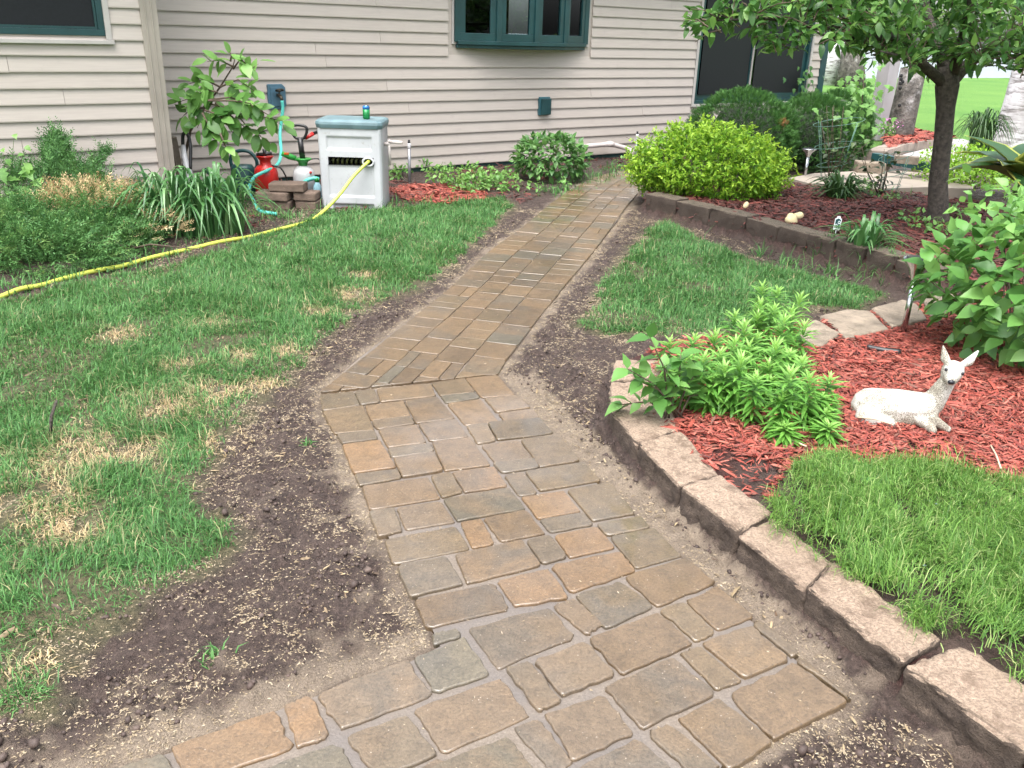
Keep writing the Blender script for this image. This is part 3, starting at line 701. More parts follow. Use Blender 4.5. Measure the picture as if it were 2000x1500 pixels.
# rooms behind the glass: dark boxes
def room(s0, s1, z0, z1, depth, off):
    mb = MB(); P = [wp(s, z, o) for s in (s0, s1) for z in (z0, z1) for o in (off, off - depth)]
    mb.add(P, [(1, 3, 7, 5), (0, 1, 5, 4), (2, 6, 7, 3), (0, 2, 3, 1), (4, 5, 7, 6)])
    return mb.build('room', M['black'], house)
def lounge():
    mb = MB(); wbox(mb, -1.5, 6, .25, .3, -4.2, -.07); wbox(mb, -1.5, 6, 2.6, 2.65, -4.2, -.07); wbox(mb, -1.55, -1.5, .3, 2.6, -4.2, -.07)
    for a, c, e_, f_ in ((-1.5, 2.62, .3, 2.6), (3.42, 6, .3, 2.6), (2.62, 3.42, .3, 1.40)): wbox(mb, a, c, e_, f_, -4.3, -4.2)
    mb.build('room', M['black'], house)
    mb = MB(); frame_rect(mb, 2.62, 3.42, 1.40, 2.6, .05, -4.22, -4.15); mb.build('far_window_frame', M['wallin'], house)
M['wallin'] = plain('pale_interior_trim', (.45, .42, .38), .6, .1, 4)
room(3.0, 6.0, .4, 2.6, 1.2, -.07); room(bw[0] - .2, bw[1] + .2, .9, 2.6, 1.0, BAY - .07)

def frame_rect(mb, s0, s1, z0, z1, wd, o0, o1):
    wbox(mb, s0, s1, z0, z0 + wd, o0, o1); wbox(mb, s0, s1, z1 - wd, z1, o0, o1)
    wbox(mb, s0, s0 + wd, z0 + wd, z1 - wd, o0, o1); wbox(mb, s1 - wd, s1, z0 + wd, z1 - wd, o0, o1)
lounge()
# left window (in the bay)
s0, s1, z0, z1 = bw
mb = MB(); frame_rect(mb, s0, s1, z0, z1, .05, BAY - .06, BAY + .012); W1 = mb.build('window', M['teal'], house, bev=.004)
tag(W1, 'dark window with screen, cut off by the top left corner')
for a, c in ((s1, s1 + .045), (s0 - .05, s0)): wbox(mb := MB(), a, c, z0 - .03, z1, BAY - .02, BAY + .03).build('casing', M['trim'], W1, bev=.003)
wbox(mb := MB(), s0 - .05, s1 + .055, z0 - .065, z0 - .032, BAY - .02, BAY + .05).build('sill', M['trim'], W1, bev=.004)
mb = MB(); frame_rect(mb, s0 + .055, s1 - .055, z0 + .055, z1 - .06, .14, BAY - .055, BAY - .02); mb.build('sash', M['teal'], W1, bev=.003)
wbox(mb := MB(), s0 + .05, s1 - .05, z0 + .05, z1 - .05, BAY - .018, BAY - .015).build('insect_screen', M['screen'], W1)
mb = MB(); frame_rect(mb, s0 + .052, s1 - .052, z0 + .052, z1 - .055, .018, BAY - .013, BAY - .002); mb.build('screen_frame', M['teal'], W1)
# sliding window on the right
s0, s1, z0, z1 = win_m['slide']
mb = MB(); frame_rect(mb, s0, s1, z0, z1, .055, -.06, .012); W2 = mb.build('window', M['teal'], house, bev=.004)
tag(W2, 'wide two panel window behind the cherry tree branches')
for a, c, e_, f_ in ((s0 - .045, s0, z0 - .04, z1), (s1, s1 + .045, z0 - .04, z1), (s0, s1, z0 - .04, z0)): wbox(mb := MB(), a, c, e_, f_, -.02, .03).build('casing', M['trim'], W2, bev=.003)
sm_ = (s0 + s1) / 2 - .05
for a, c, o in ((s0 + .056, sm_ + .05, -.05), (sm_ - .05, s1 - .056, -.025)):
    mb = MB(); frame_rect(mb, a, c, z0 + .056, z1 - .056, .075, o - .02, o); sa = mb.build('sash', M['teal'], W2, bev=.003)
    wbox(mb := MB(), a + .07, c - .07, z0 + .12, z1 - .12, o - .014, o - .010).build('pane', M['glass'], W2)
for a, c in ((sm_ + .07, s1 - .13), (s0 + .13, sm_ - .07)): wbox(mb := MB(), a, c, z0 + .13, z1 - .13, -.030, -.027).build('insect_screen', M['screen'], W2)  # left one is a dark sheet added to hide that pane's reflection
wbox(mb := MB(), s0 + .7, sm_ - .1, z0 + .13, z1 - .1, -.2, -.17).build('curtain', M['black'], W2)
wbox(mb := MB(), sm_ - .03, sm_ - .018, z0 + .06, z1 - .06, -.02, .004).build('handle_rail', M['trim'], W2)
# bow window: four casements on a curve
s0, s1, z0, z1 = win_m['bow']
plan = [(-1.0, .03), (-.52, .20), (.0, .27), (.52, .20), (1.0, .03)]
W3 = None
mb = MB(); frame_rect(mb, s0, s1, z0, z1, .05, -.03, .02)
W3 = mb.build('window', M['trim'], house, bev=.003); tag(W3, 'bow window of four teal casements over the path')
def bowquad(mb, p, q, z0, z1, t0, t1, inset0, inset1):
    """slab between plan points p,q, shortened by insets, thickness t0..t1 outwards"""
    a = np.array(p); c = np.array(q); d = (c - a); L = np.linalg.norm(d); d /= L; nn = np.array([-d[1], d[0]])
    a2 = a + d * inset0; c2 = c - d * inset1
    P = [wp(*(lambda r_: (r_[0], z, r_[1]))(x + nn * tt)) for z in (z0, z1) for x, tt in ((a2, t1), (c2, t1), (c2, t0), (a2, t0))]
    return mb.add(P, [(3, 2, 1, 0), (4, 5, 6, 7), (0, 1, 5, 4), (1, 2, 6, 5), (2, 3, 7, 6), (3, 0, 4, 7)])
for i in range(4):
    p, q = plan[i], plan[i + 1]; L = math.dist(p, q)
    mb = MB(); wd = .085
    bowquad(mb, p, q, z0 + .045, z0 + .045 + wd, -.045, .0, .03, .03); bowquad(mb, p, q, z1 - .1, z1, -.045, 0, .03, .03)
    bowquad(mb, p, q, z0 + .045 + wd, z1 - .1, -.045, 0, .03, L - .03 - wd * .85); bowquad(mb, p, q, z0 + .045 + wd, z1 - .1, -.045, 0, L - .03 - wd * .85, .03)
    mb.build('casement', M['teal'], W3, bev=.004)
    bowquad(MB(), p, q, 0, 1, 0, 1, 0, 0)
    mb = MB(); bowquad(mb, p, q, z0 + .125, z1 - .09, -.030, -.024, .10, .10); mb.build('pane', M['glass'], W3)
mb = MB()
for i, p in enumerate(plan): wbox(mb, p[0] - .035, p[0] + .035, z0 + .03, z1, p[1] - .05, p[1] + .018)
mb.build('mullion', M['teal'], W3, bev=.004)
for z_, h_, ex, nm in ((z0, .045, .03, 'seat_board'), (z0 - .04, .038, .0, 'base')):
    P = [wp(p[0], z_, p[1] + ex) for p in plan] + [wp(1.0, z_, -.02), wp(-1.0, z_, -.02)]
    n = len(P); mb = MB(); mb.add(P + [p + np.array([0, 0, h_]) for p in P], [tuple(range(n))[::-1], tuple(range(n, 2 * n))] + [(i, (i + 1) % n, n + (i + 1) % n, n + i) for i in range(n)])
    mb.build(nm, M['teal'], W3, bev=.004)
for a, c in ((-.28, -.1), (.42, .56)):
    wbox(mb := MB(), a, c, z0 + .05, z1, -.25, -.18).build('curtain', M['curtain'], W3)
# wall fittings
M['blueplate'] = plain('weathered_blue_plastic', (.055, .125, .175), .5, .2, 9)
M['bronze'] = plain('dark_brass', (.06, .05, .035), .4, .3, 30, metal=.7)
a = wall(519, 164); c = wall(557, 212)
mb = MB(); sa, sb, zt, zb = a[0], c[0], a[1], c[1]; cut = .035
P = [(sa + cut * .3, zb), (sb - cut, zb), (sb, zb + cut), (sb, zt - cut), (sb - cut, zt), (sa + cut * .3, zt), (sa, zt - cut * .3), (sa, zb + cut * .3)]
def splate(P, o0, o1):
    n = len(P); V = [wp(s, z, o0) for s, z in P] + [wp(s, z, o1) for s, z in P]
    return MB().add(V, [tuple(range(n))[::-1], tuple(range(n, 2 * n))] + [(i, (i + 1) % n, n + (i + 1) % n, n + i) for i in range(n)])
fp = thing('hose_faucet', 'blue faucet mounting plate with brass spigot on the siding', 'faucet', wp((sa + sb) / 2, zb, .02))
splate(P, .0, .045).build('plate', M['blueplate'], fp, bev=.005)
cs, cz = (sa + sb) / 2, (zt + zb) / 2
P2 = [(cs + (s - cs) * .74, cz + (z - cz) * .78) for s, z in P]; splate(P2, .044, .056).build('raised_panel', M['blueplate'], fp, bev=.004)
FAU = wp(cs, cz - .03, .17)
mb = MB(); mb.tube([wp(cs, cz + .02, .05), wp(cs, cz + .02, .10), wp(cs, cz - .0, .15), FAU], [.016, .018, .018, .015], 10); mb.build('spigot', M['bronze'], fp, True)
mb = MB(); mb.tube([wp(cs, cz + .03, .10), wp(cs, cz + .07, .12)], .007, 8)
th = np.linspace(0, 2 * math.pi, 17); mb.tube([wp(cs + .04 * math.cos(q), cz + .07 + .012 * math.sin(q), .12 + .035 * math.sin(q)) for q in th], .008, 6, False); mb.build('tap_wheel', M['bronze'], fp, True)
a = wall(1050, 189); c = wall(1069, 224)
ob = thing('outlet_box', 'small teal weatherproof outlet cover on the wall', 'outlet', wp((a[0] + c[0]) / 2, c[1], .02))
M['tealplastic'] = plain('teal_plastic', (.03, .10, .12), .35, .15, 10)
mb = MB(); wbox(mb, a[0], c[0], c[1], a[1], .0, .05); mb.build('back_box', M['tealplastic'], ob, bev=.006)
wbox(mb := MB(), a[0] + .02, c[0] + .004, c[1] + .006, a[1] - .02, .05, .075).build('lid', M['teal'], ob, bev=.008)
# white drain pipe
M['pvc'] = plain('white_pvc', (.56, .50, .47), .35, .08, 6)
pp = [wp(*wall(1128, 287, .14), .14), wp(*wall(1150, 285, .14), .14), wp(*wall(1192, 281, .14), .14), wp(*wall(1222, 289, .2), .2), wp(*wall(1233, 296, .22), .22), wp(*wall(1236, 304, .22), .22)]
e = pp[-1].copy(); e[2] = -.03; e[:2] += (G(1231, 322)[:2] - e[:2]) * .3; pp.append(e)
dp = thing('drain_pipe', 'white plastic drain pipe elbowing along the wall beside the path end', 'pipe', (pp[-1][0], pp[-1][1], 0))
MB().tube(pp, .032, 12).build('pipe', M['pvc'], dp, True)
for i in (2, 4):
    mb = MB(); d = (pp[i + 1] - pp[i]); d /= np.linalg.norm(d); d0 = pp[i] - pp[i - 1]; d0 /= np.linalg.norm(d0); mb.tube([pp[i] - d0 * .05, pp[i], pp[i] + d * .05], .039, 12)
    mb.build('elbow', M['pvc'], dp, True)

# ================================================================== RETAINING BLOCKS
def blockmat(name, c1, c2, c3):
    m, t, b = nodes(name)
    co = N(t, 'ShaderNodeTexCoord').outputs['Object']; oi = N(t, 'ShaderNodeObjectInfo')
    n1 = noise(t, 14, 6, .7, co); n2 = noise(t, 120, 4, .7, co); n3 = noise(t, 3, 4, .6, co)
    c = ramp(t, n2, [(.30, tuple(x * .75 for x in c2)), (.44, c2), (.56, c1), (.78, tuple(min(1, x * 1.3) for x in c1))])
    c = mixc(t, ramp(t, n1, [(.50, (0, 0, 0)), (.64, (.85, .85, .85))]), c, c3)
    c = mixc(t, ramp(t, n3, [(.5, (0, 0, 0)), (.7, (.6, .6, .6))]), c, c2)
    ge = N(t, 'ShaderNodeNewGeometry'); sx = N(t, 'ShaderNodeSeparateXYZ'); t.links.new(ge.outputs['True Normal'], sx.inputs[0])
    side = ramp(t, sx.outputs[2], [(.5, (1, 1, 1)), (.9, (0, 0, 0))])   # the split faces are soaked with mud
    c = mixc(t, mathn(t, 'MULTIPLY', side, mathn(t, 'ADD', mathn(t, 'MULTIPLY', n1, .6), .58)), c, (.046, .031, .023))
    t.links.new(c, b.inputs['Base Color']); b.inputs['Roughness'].default_value = .8
    bump(t, b, mathn(t, 'ADD', n1, mathn(t, 'MULTIPLY', n2, .9)), 1.0, .016); return m
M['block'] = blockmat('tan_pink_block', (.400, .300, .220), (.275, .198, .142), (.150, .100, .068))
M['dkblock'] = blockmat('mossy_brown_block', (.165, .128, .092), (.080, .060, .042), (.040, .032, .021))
M['flag'] = plain('tan_capstone', (.225, .180, .135), .8, .30, 7, bs=.9, bsc=45, bd=.014, dirt=((.11, .088, .062), 12, .53))
def rough_block(name, top, h, z, mat, parent=None, sub=7, amp=.008, split=.012, seed=0, bv=.012):
    """cut stone from its top outline: gridded prism with worn arrises and a split front face"""
    T = np.array([p[:2] for p in top], float); bm = bmesh.new()
    vs0 = [bm.verts.new((p[0], p[1], z - h)) for p in T]; vs1 = [bm.verts.new((p[0], p[1], z)) for p in T]; n = len(T)
    bm.faces.new(vs0[::-1]); bm.faces.new(vs1)
    for i in range(n): bm.faces.new((vs0[i], vs0[(i + 1) % n], vs1[(i + 1) % n], vs1[i]))
    bmesh.ops.recalc_face_normals(bm, faces=bm.faces)
    bmesh.ops.bevel(bm, geom=list(bm.edges), offset=bv, segments=3, affect='EDGES', profile=.5)
    bmesh.ops.subdivide_edges(bm, edges=[e for e in bm.edges if e.calc_length() > .05], cuts=sub, use_grid_fill=True)
    bm.normal_update()
    for v in bm.verts:
        p = v.co; hz_ = abs(v.normal.z) < .5; q1, q2 = (p.x * .7 - p.y * .7 + seed, p.z * 1.0) if hz_ else (p.x + seed, p.y); a = float(fbm(np.array(q1), np.array(q2), 15, 3, seed)) - .5
        k = split if abs(v.normal.z) < .5 else amp
        b2_ = float(fbm(np.array(q1), np.array(q2), 46, 2, seed + 5)) - .5
        v.co += v.normal * (a * 2 * k + b2_ * k * 1.1)
    me = bpy.data.meshes.new(name); bm.to_mesh(me); bm.free(); me.polygons.foreach_set('use_smooth', [True] * len(me.polygons))
    return raw(name, me, mat, parent)
c0 = CURB[5]
curb = thing('curb_wall', 'low curving edge of rough tan blocks along the right of the path', 'retaining wall', (c0[0], c0[1], 0))
CF = [(1200, 700), (1191, 745), (1190, 795), (1246, 866), (1326, 952), (1440, 1041), (1576, 1149), (1763, 1294)]
CK = [(1290, 700), (1294, 735), (1302, 780), (1330, 838), (1408, 928), (1512, 1003), (1628, 1094), (1842, 1248)]
CB = [[CF[i], CF[i + 1], CK[i + 1], CK[i]] for i in range(7)] + [[(1765, 1304), (2005, 1474), (2040, 1362), (1870, 1262)], [(2008, 1478), (2220, 1620), (2230, 1480), (2043, 1366)]]
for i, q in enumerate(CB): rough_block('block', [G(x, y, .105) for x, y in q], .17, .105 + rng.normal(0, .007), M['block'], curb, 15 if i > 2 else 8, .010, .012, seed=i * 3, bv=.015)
fs0 = G(1670, 630, .07)
FLG = [[(1560, 640), (1592, 620), (1642, 648), (1605, 674), (1568, 668)], [(1603, 613), (1655, 600), (1702, 604), (1738, 640), (1652, 657)], [(1704, 600), (1762, 585), (1792, 592), (1812, 622), (1742, 638)], [(1800, 585), (1850, 570), (1900, 590), (1822, 622)]]
flag = thing('capstone_edge', 'row of flat tan capstones edging the red mulch bed', 'edging', fs0)
for i, q in enumerate(FLG): rough_block('capstone', [G(x, y, .11) for x, y in q], .10, .11 + rng.normal(0, .006), M['flag'], flag, 5, .005, .01, seed=50 + i)
W2 = [G(x, y, .2) for x, y in [(1262, 381), (1322, 393), (1386, 408), (1458, 424), (1520, 442), (1578, 458), (1632, 472), (1690, 487), (1750, 504), (1812, 524)]]
w2 = thing('rear_retaining_wall', 'dark mossy block wall holding the tree bed behind the grass', 'retaining wall', (W2[4][0], W2[4][1], 0))
for i in range(len(W2) - 1):
    a, c = W2[i][:2], W2[i + 1][:2]; d = c - a; L = np.linalg.norm(d); d /= L; nn = np.array([-d[1], d[0]]); nn = nn if nn[1] > 0 else -nn
    a2, c2 = a + d * .008, c - d * .008
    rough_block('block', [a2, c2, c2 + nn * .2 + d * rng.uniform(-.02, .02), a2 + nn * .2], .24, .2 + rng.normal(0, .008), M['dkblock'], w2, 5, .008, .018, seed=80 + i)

# ================================================================== GRASS
def blade_t(bend, n=2):
    vs = []; fs = []
    for i in range(n):
        t_ = i / n; wd = .5 * (1 - .25 * t_); z = t_ * math.cos(bend * t_); y = t_ * math.sin(bend * t_)
        vs += [(-wd, y, z), (wd, y, z)]
    vs.append((0, math.sin(bend) * 1.0, max(.12, math.cos(bend))))
    for i in range(n - 1): fs.append((2 * i, 2 * i + 1, 2 * i + 3, 2 * i + 2))
    fs.append((2 * n - 2, 2 * n - 1, 2 * n)); return vs, fs
BL = [blade_t(x) for x in (.4, .8, 1.1, 1.3, 1.5, 1.65)]
def scatter_in(P, dens, n_try=None):
    P = np.array([p[:2] for p in P]); lo = P.min(0); hi = P.max(0); lo = np.maximum(lo, [-4.2, 1.0])
    n = int((hi - lo).prod() * dens); x = rng.uniform(lo[0], hi[0], n); y = rng.uniform(lo[1], hi[1], n)
    k = inpoly(x, y, P); return x[k], y[k]
def in_view(x, y, mar=1.16):
    X = np.stack([x, y, np.zeros_like(x)], 1) - CAM; d = X @ FW; a = (X @ RT) / d; b_ = (X @ UP) / d
    return (np.abs(a) < .592 * mar + .03) & (np.abs(b_) < .444 * mar + .05) & (d > 0)
def blades(name, x, y, hgt, wid, mat, young=None, lean=None, z=None, label=None, cat=None):
    n = len(x); zz = height(x, y) - .004 if z is None else z
    th = rng.uniform(0, 2 * math.pi, n); k = len(BL); parts = []
    if lean is not None: th = np.where(rng.random(n) < .55, lean + rng.normal(0, .7, n), th)
    tilt = rng.normal(0, .45, n)
    c, s = np.cos(th), np.sin(th); cy, sy = np.cos(tilt), np.sin(tilt)
    Mx = np.zeros((n, 4, 4)); Mx[:, 3, 3] = 1
    X = np.stack([c, s, 0 * c], 1); Y = np.stack([-s * cy, c * cy, -sy], 1); Z = np.stack([-s * sy, c * sy, cy], 1)
    Mx[:, :3, 0] = X * wid[:, None]; Mx[:, :3, 1] = Y * hgt[:, None]; Mx[:, :3, 2] = Z * hgt[:, None]; Mx[:, :3, 3] = np.stack([x, y, zz], 1)
    pick = rng.integers(0, k, n)
    for i in range(k):
        q = pick == i; at = {'tint': rng.random(q.sum())}
        if young is not None: at['young'] = young[q]
        parts.append((BL[i][0], BL[i][1], Mx[q], at))
    o = raw(name, stamp(parts, name), mat, None, 'stuff')
    if label: tag(o, label, cat)
    return o
M['grass'] = leafmat('grass_blades', (.027, .092, .023), (.118, .268, .078), (.36, .31, .17), .5, .28, .3)
BARE = [G(x, y)[:2].tolist() + [r_] for x, y, r_ in ((330, 795, .22), (130, 900, .26), (290, 890, .16), (430, 770, .10), (510, 755, .10), (90, 990, .16), (130, 1040, .14), (620, 610, .12), (690, 580, .16), (230, 660, .14), (400, 640, .12), (480, 700, .12), (190, 1060, .1), (350, 720, .1), (90, 1290, .1), (440, 870, .12), (720, 545, .12), (560, 690, .1))]
def lawn(name, P, dens, label, bare=True, seed=0, hscale=1.0):
    x, y = scatter_in(P, dens); k = in_view(x, y); x, y = x[k], y[k]
    d = -sdist(x, y, P); e = fbm(x, y, 9, 3, 20 + seed); e2 = fbm(x, y, 3.2, 3, 60 + seed)
    keep = rng.random(len(x)) < sstep(.0, .10, d + (e - .5) * .22) * (.30 + .70 * sstep(.30, .46, e)) * (.30 + .70 * sstep(.32, .55, e2))
    dry = np.clip(sstep(.58, .75, e2) * .12, 0, 1)
    if bare:
        for bx_, by_, br in BARE:
            q = np.hypot(x - bx_, (y - by_)) / br + (e - .5) * 1.6
            keep &= rng.random(len(x)) < sstep(.15, 1.3, q) * .86 + .14; dry = np.maximum(dry, sstep(1.4, .5, q) * .8)
    x, y, dry, e2, d = x[keep], y[keep], dry[keep], e2[keep], d[keep]; n = len(x); dist = np.hypot(x, y)
    hgt = (rng.gamma(4, .0098, n) * (.50 + .9 * e2) + .010) * hscale * (.6 + .4 * sstep(0, .15, d)); wid = (.0021 + .00046 * dist) * rng.uniform(.75, 1.3, n)
    yg = np.clip((rng.random(n) < .05 + dry * .55) * rng.uniform(.4, 1, n), 0, 1)
    ln = fbm(x, y, 2.0, 2, 90) * 12
    blades(name, x, y, hgt, wid, M['grass'], yg, ln, None, label, 'grass')
lawn('grass', LAWN, 23000, 'patchy green lawn left of the walkway with thin straw spots')
lawn('grass', LAWN_R, 18000, 'small patch of lawn between path and rear block wall', False, 3, 1.05)
xs_, ys_2 = [], []
for bx_, by_, br in BARE:
    k_ = int(9000 * br * br * 3.1); xs_.append(bx_ + rng.normal(0, br * .7, k_)); ys_2.append(by_ + rng.normal(0, br * .55, k_))
x = np.concatenate(xs_); y = np.concatenate(ys_2); k = in_view(x, y) & (fbm(x, y, 16, 2, 88) > .46) & (sdist(x, y, LAWN) < .1); x, y = x[k], y[k]
M['straw'] = leafmat('dry_straw', (.30, .22, .11), (.56, .45, .27), None, .7, .2, .2)
_bl = BL; BL = [blade_t(q_) for q_ in (1.5, 1.6, 1.7)]
blades('dead_grass', x, y, rng.uniform(.02, .055, len(x)), rng.uniform(.0022, .004, len(x)), M['straw'], None, None, None, 'straw-coloured dead grass lying in the thin spots of the left lawn', 'dead grass'); BL = _bl
# straggling tufts in the soil and at the edges of the beds
def tufts(name, spots, label, n=40, hgt=.09, r_=.04, z=None, col='grass'):
    xs, ys, zs = [], [], []
    for s in spots:
        px, py = s[0], s[1]; k = s[2] if len(s) > 2 else 1.0; g = G(px, py, s[3] if len(s) > 3 else 0.0); m_ = int(n * k)
        xs.append(g[0] + rng.normal(0, r_ * k, m_)); ys.append(g[1] + rng.normal(0, r_ * k, m_)); zs.append(np.full(m_, 0.))
    x = np.concatenate(xs); y = np.concatenate(ys)
    blades(name, x, y, rng.uniform(.4, 1.1, len(x)) * hgt, rng.uniform(.003, .0055, len(x)) * (1 + np.hypot(x, y) * .09), M[col], None, None, height(x, y) - .004, label, 'grass')
tufts('grass_tuft', [(420, 1285, .7), (600, 870, .4), (700, 1420, 0)], 'few short green tufts sprouting in the bare seeded soil', 40, .055, .03)
tufts('grass_tuft', [(1170, 345, 1.6), (1200, 335, 1.6), (1140, 355, 1.3), (1110, 370, 1.6), (1080, 378, 1.3), (1220, 330, 1.2), (1180, 350, 1.4)], 'strip of grass between the far path and the wall bed', 60, .13, .10)
tufts('grass_tuft', [(500, 420, 1.2), (540, 425, 1.2), (640, 418, 1), (700, 412, 1), (760, 405, 1.1), (820, 398, 1.1), (900, 400, 1), (455, 440, 1), (570, 428, 1), (400, 470, .9), (330, 500, 1), (270, 520, 1), (60, 560, 1.4), (120, 555, 1.2), (20, 560, 1.4)], 'longer grass fringe along the hose and the beds by the house', 60, .14, .10)
tufts('grass_tuft', [(1540, 520, .6), (1600, 512, .6), (1620, 535, 1), (1660, 520, .8), (1700, 540, .8), (1480, 500, .6), (1545, 470, .5, .2), (1720, 470, .9, .2), (1690, 480, .9, .2), (1740, 500, .9, .2), (1660, 450, .7, .2)], 'ragged grass at the foot of the mossy wall', 50, .17, .08)
tufts('grass_tuft', [(1640, 365, 1.2, .15), (1700, 372, 1.4, .15), (1760, 372, 1.4, .15), (1800, 370, 1.2, .15), (1730, 380, 1, .2)], 'grass strip beside the far concrete walk', 70, .12, .14)

# ================================================================== CREEPING PHLOX MAT (front right)
M['phlox'] = leafmat('phlox_needles', (.042, .118, .020), (.175, .325, .065), (.36, .42, .17), .5, .3, .3)
PHLOX2 = GP([(1462, 1008), (1490, 960), (1520, 905), (1590, 893), (1700, 902), (1850, 915), (2010, 950), (2300, 1000), (2300, 1580), (2000, 1378), (1872, 1290), (1745, 1216), (1635, 1142), (1550, 1082), (1490, 1035)], .1)
x, y = scatter_in(PHLOX2, 52000); k = in_view(x, y, 1.5); x, y = x[k], y[k]
e = fbm(x, y, 8, 3, 5); e2 = fbm(x, y, 2.6, 2, 6); d = -sdist(x, y, PHLOX2)
k = rng.random(len(x)) < sstep(0, .07, d + (e - .5) * .12) * (.12 + .88 * sstep(.36, .5, e)); x, y, e, e2, d = x[k], y[k], e[k], e2[k], d[k]
zz = .105 + .10 * sstep(.0, .25, d) * np.maximum(fbm(x, y, 9, 3, 15) - .25, 0) + rng.uniform(0, .03, len(x))
blades('creeping_phlox', x, y, rng.gamma(3, .0115, len(x)) * (.35 + 1.3 * e2) + .008, rng.uniform(.0020, .0034, len(x)), M['phlox'], np.clip((rng.random(len(x)) < .1) * .8, 0, 1), fbm(x, y, 3, 2, 4) * 14, zz, 'feathery bright green ground cover spilling over the curb blocks', 'ground cover')
# a few pale blue flowers in it
M['petal'] = plain('pale_blue_petal', (.30, .32, .58), .6, .1, 30, bs=0)
fl = [(1700, 965), (1830, 985), (1720, 1025), (1815, 980), (1925, 1045), (1805, 1105), (1835, 1060), (1900, 1075), (1640, 1010), (1880, 1020), (1960, 1100)]
vs, fs = leaf_t(SMALL, .1, .1); Mx = []
for px, py in fl:
    g = G(px, py, .14)
    for q in range(5):
        a = q * 1.2566; Mx.append(frames([g], [[math.cos(a), math.sin(a), .5]], [[0, 0, 1.0]], .007, .010)[0])
o = raw('phlox_flower', stamp([(vs, fs, np.array(Mx), {})], 'phlox_flower'), M['petal'], None, 'stuff'); tag(o, 'tiny pale blue flowers dotted over the feathery ground cover', 'flower')

# ================================================================== MULCH, SEED, CLODS
CH = MB(); CH.box((0, 0, 0), (1, .22, .10), taper=.8); CHIP = (CH.v, CH.f)
CH = MB(); CH.add([(-.5, -.06, 0), (-.2, -.13, .05), (.3, -.1, .03), (.5, .02, 0), (.2, .12, .05), (-.3, .1, .04), (-.1, 0, .12), (.15, .02, .11)],
                  [(0, 1, 6), (1, 2, 7, 6), (2, 3, 7), (3, 4, 7), (4, 5, 6, 7), (5, 0, 6)]); CHIP2 = (CH.v, CH.f)
def chipmat(name, cs):
    m, t, b = nodes(name)
    c = ramp(t, attr(t, 'tint'), [(i / (len(cs) - 1), q) for i, q in enumerate(cs)])
    c = mixc(t, 1.0, c, ramp(t, noise(t, 60, 3, .6), [(.3, (.7, .7, .7)), (.7, (1.1, 1.1, 1.1))]), 'MULTIPLY')
    t.links.new(c, b.inputs['Base Color']); b.inputs['Roughness'].default_value = .7; return m
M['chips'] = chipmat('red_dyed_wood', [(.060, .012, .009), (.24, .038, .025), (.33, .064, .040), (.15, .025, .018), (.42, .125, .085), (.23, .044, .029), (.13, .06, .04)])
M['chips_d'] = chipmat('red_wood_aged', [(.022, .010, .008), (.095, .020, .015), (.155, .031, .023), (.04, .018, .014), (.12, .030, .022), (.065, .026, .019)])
def flat_frames(x, y, z, L, tilt=.35):
    n = len(x); th = rng.uniform(0, 2 * math.pi, n); d = np.stack([np.cos(th), np.sin(th), rng.normal(0, tilt, n)], 1)
    u = rdir(n, .6, 1); fr = frames(np.stack([x, y, z], 1), d, u, L)
    fr[:, :3, [0, 1]] = fr[:, :3, [1, 0]] * np.array([1, -1])[None, None, :]; return fr
def chips(name, x, y, L, mat, label, lift=.004, par=None):
    z = height(x, y) + rng.uniform(0, lift, len(x)); h = len(x) // 2; fr = flat_frames(x, y, z, L, .22); fr[:, :3, 1] *= rng.uniform(.4, 1.05, len(x))[:, None]; fr[:, :3, 0] *= rng.uniform(.9, 1.5, len(x))[:, None]
    parts = [(CHIP2[0], CHIP2[1], fr, {'tint': rng.random(len(x))})]
    o = raw(name, stamp(parts, name), mat, par, 'stuff'); tag(o, label, 'mulch'); return o
x, y = scatter_in(BED1, 10500); k = (in_view(x, y, 1.12) | (in_view(x, y, 1.5) & (rng.random(len(x)) < .4))) & (sdist(x, y, PHLOX) > -.03) & (y < 5.6) & ((x < .75) | (y > 2.75)) & (dpoly(x, y, CURB, False) > .17) & np.logical_and.reduce([sdist(x, y, [G(a_, b_, .11) for a_, b_ in q_]) > .0 for q_ in FLG]); x, y = x[k], y[k]
cm = GP([(1395, 860), (1400, 940), (1480, 985), (1530, 905), (1450, 880)], .1); k = (sdist(x, y, cm) > 0) | (rng.random(len(x)) < .15); x, y = x[k], y[k]
chips('mulch', x, y, rng.gamma(4, .0062, len(x)) + .009, M['chips'], 'bright red wood mulch around the deer ornament', .022)
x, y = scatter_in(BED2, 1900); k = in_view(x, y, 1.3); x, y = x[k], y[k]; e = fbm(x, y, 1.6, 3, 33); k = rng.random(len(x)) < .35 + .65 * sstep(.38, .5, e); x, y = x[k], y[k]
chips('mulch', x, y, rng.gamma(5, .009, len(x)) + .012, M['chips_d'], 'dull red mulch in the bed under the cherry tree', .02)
x, y = scatter_in(PATCH, 4200); chips('mulch', x, y, rng.gamma(5, .009, len(x)) + .012, M['chips'], 'red mulch patch beside the hose box', .02)
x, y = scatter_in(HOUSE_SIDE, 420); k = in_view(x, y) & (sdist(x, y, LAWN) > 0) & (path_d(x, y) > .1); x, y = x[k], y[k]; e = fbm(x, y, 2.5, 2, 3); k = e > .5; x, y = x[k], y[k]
chips('mulch', x, y, rng.gamma(5, .010, len(x)) + .012, M['chips_d'], 'thin aged mulch in the bed along the house wall', .015)
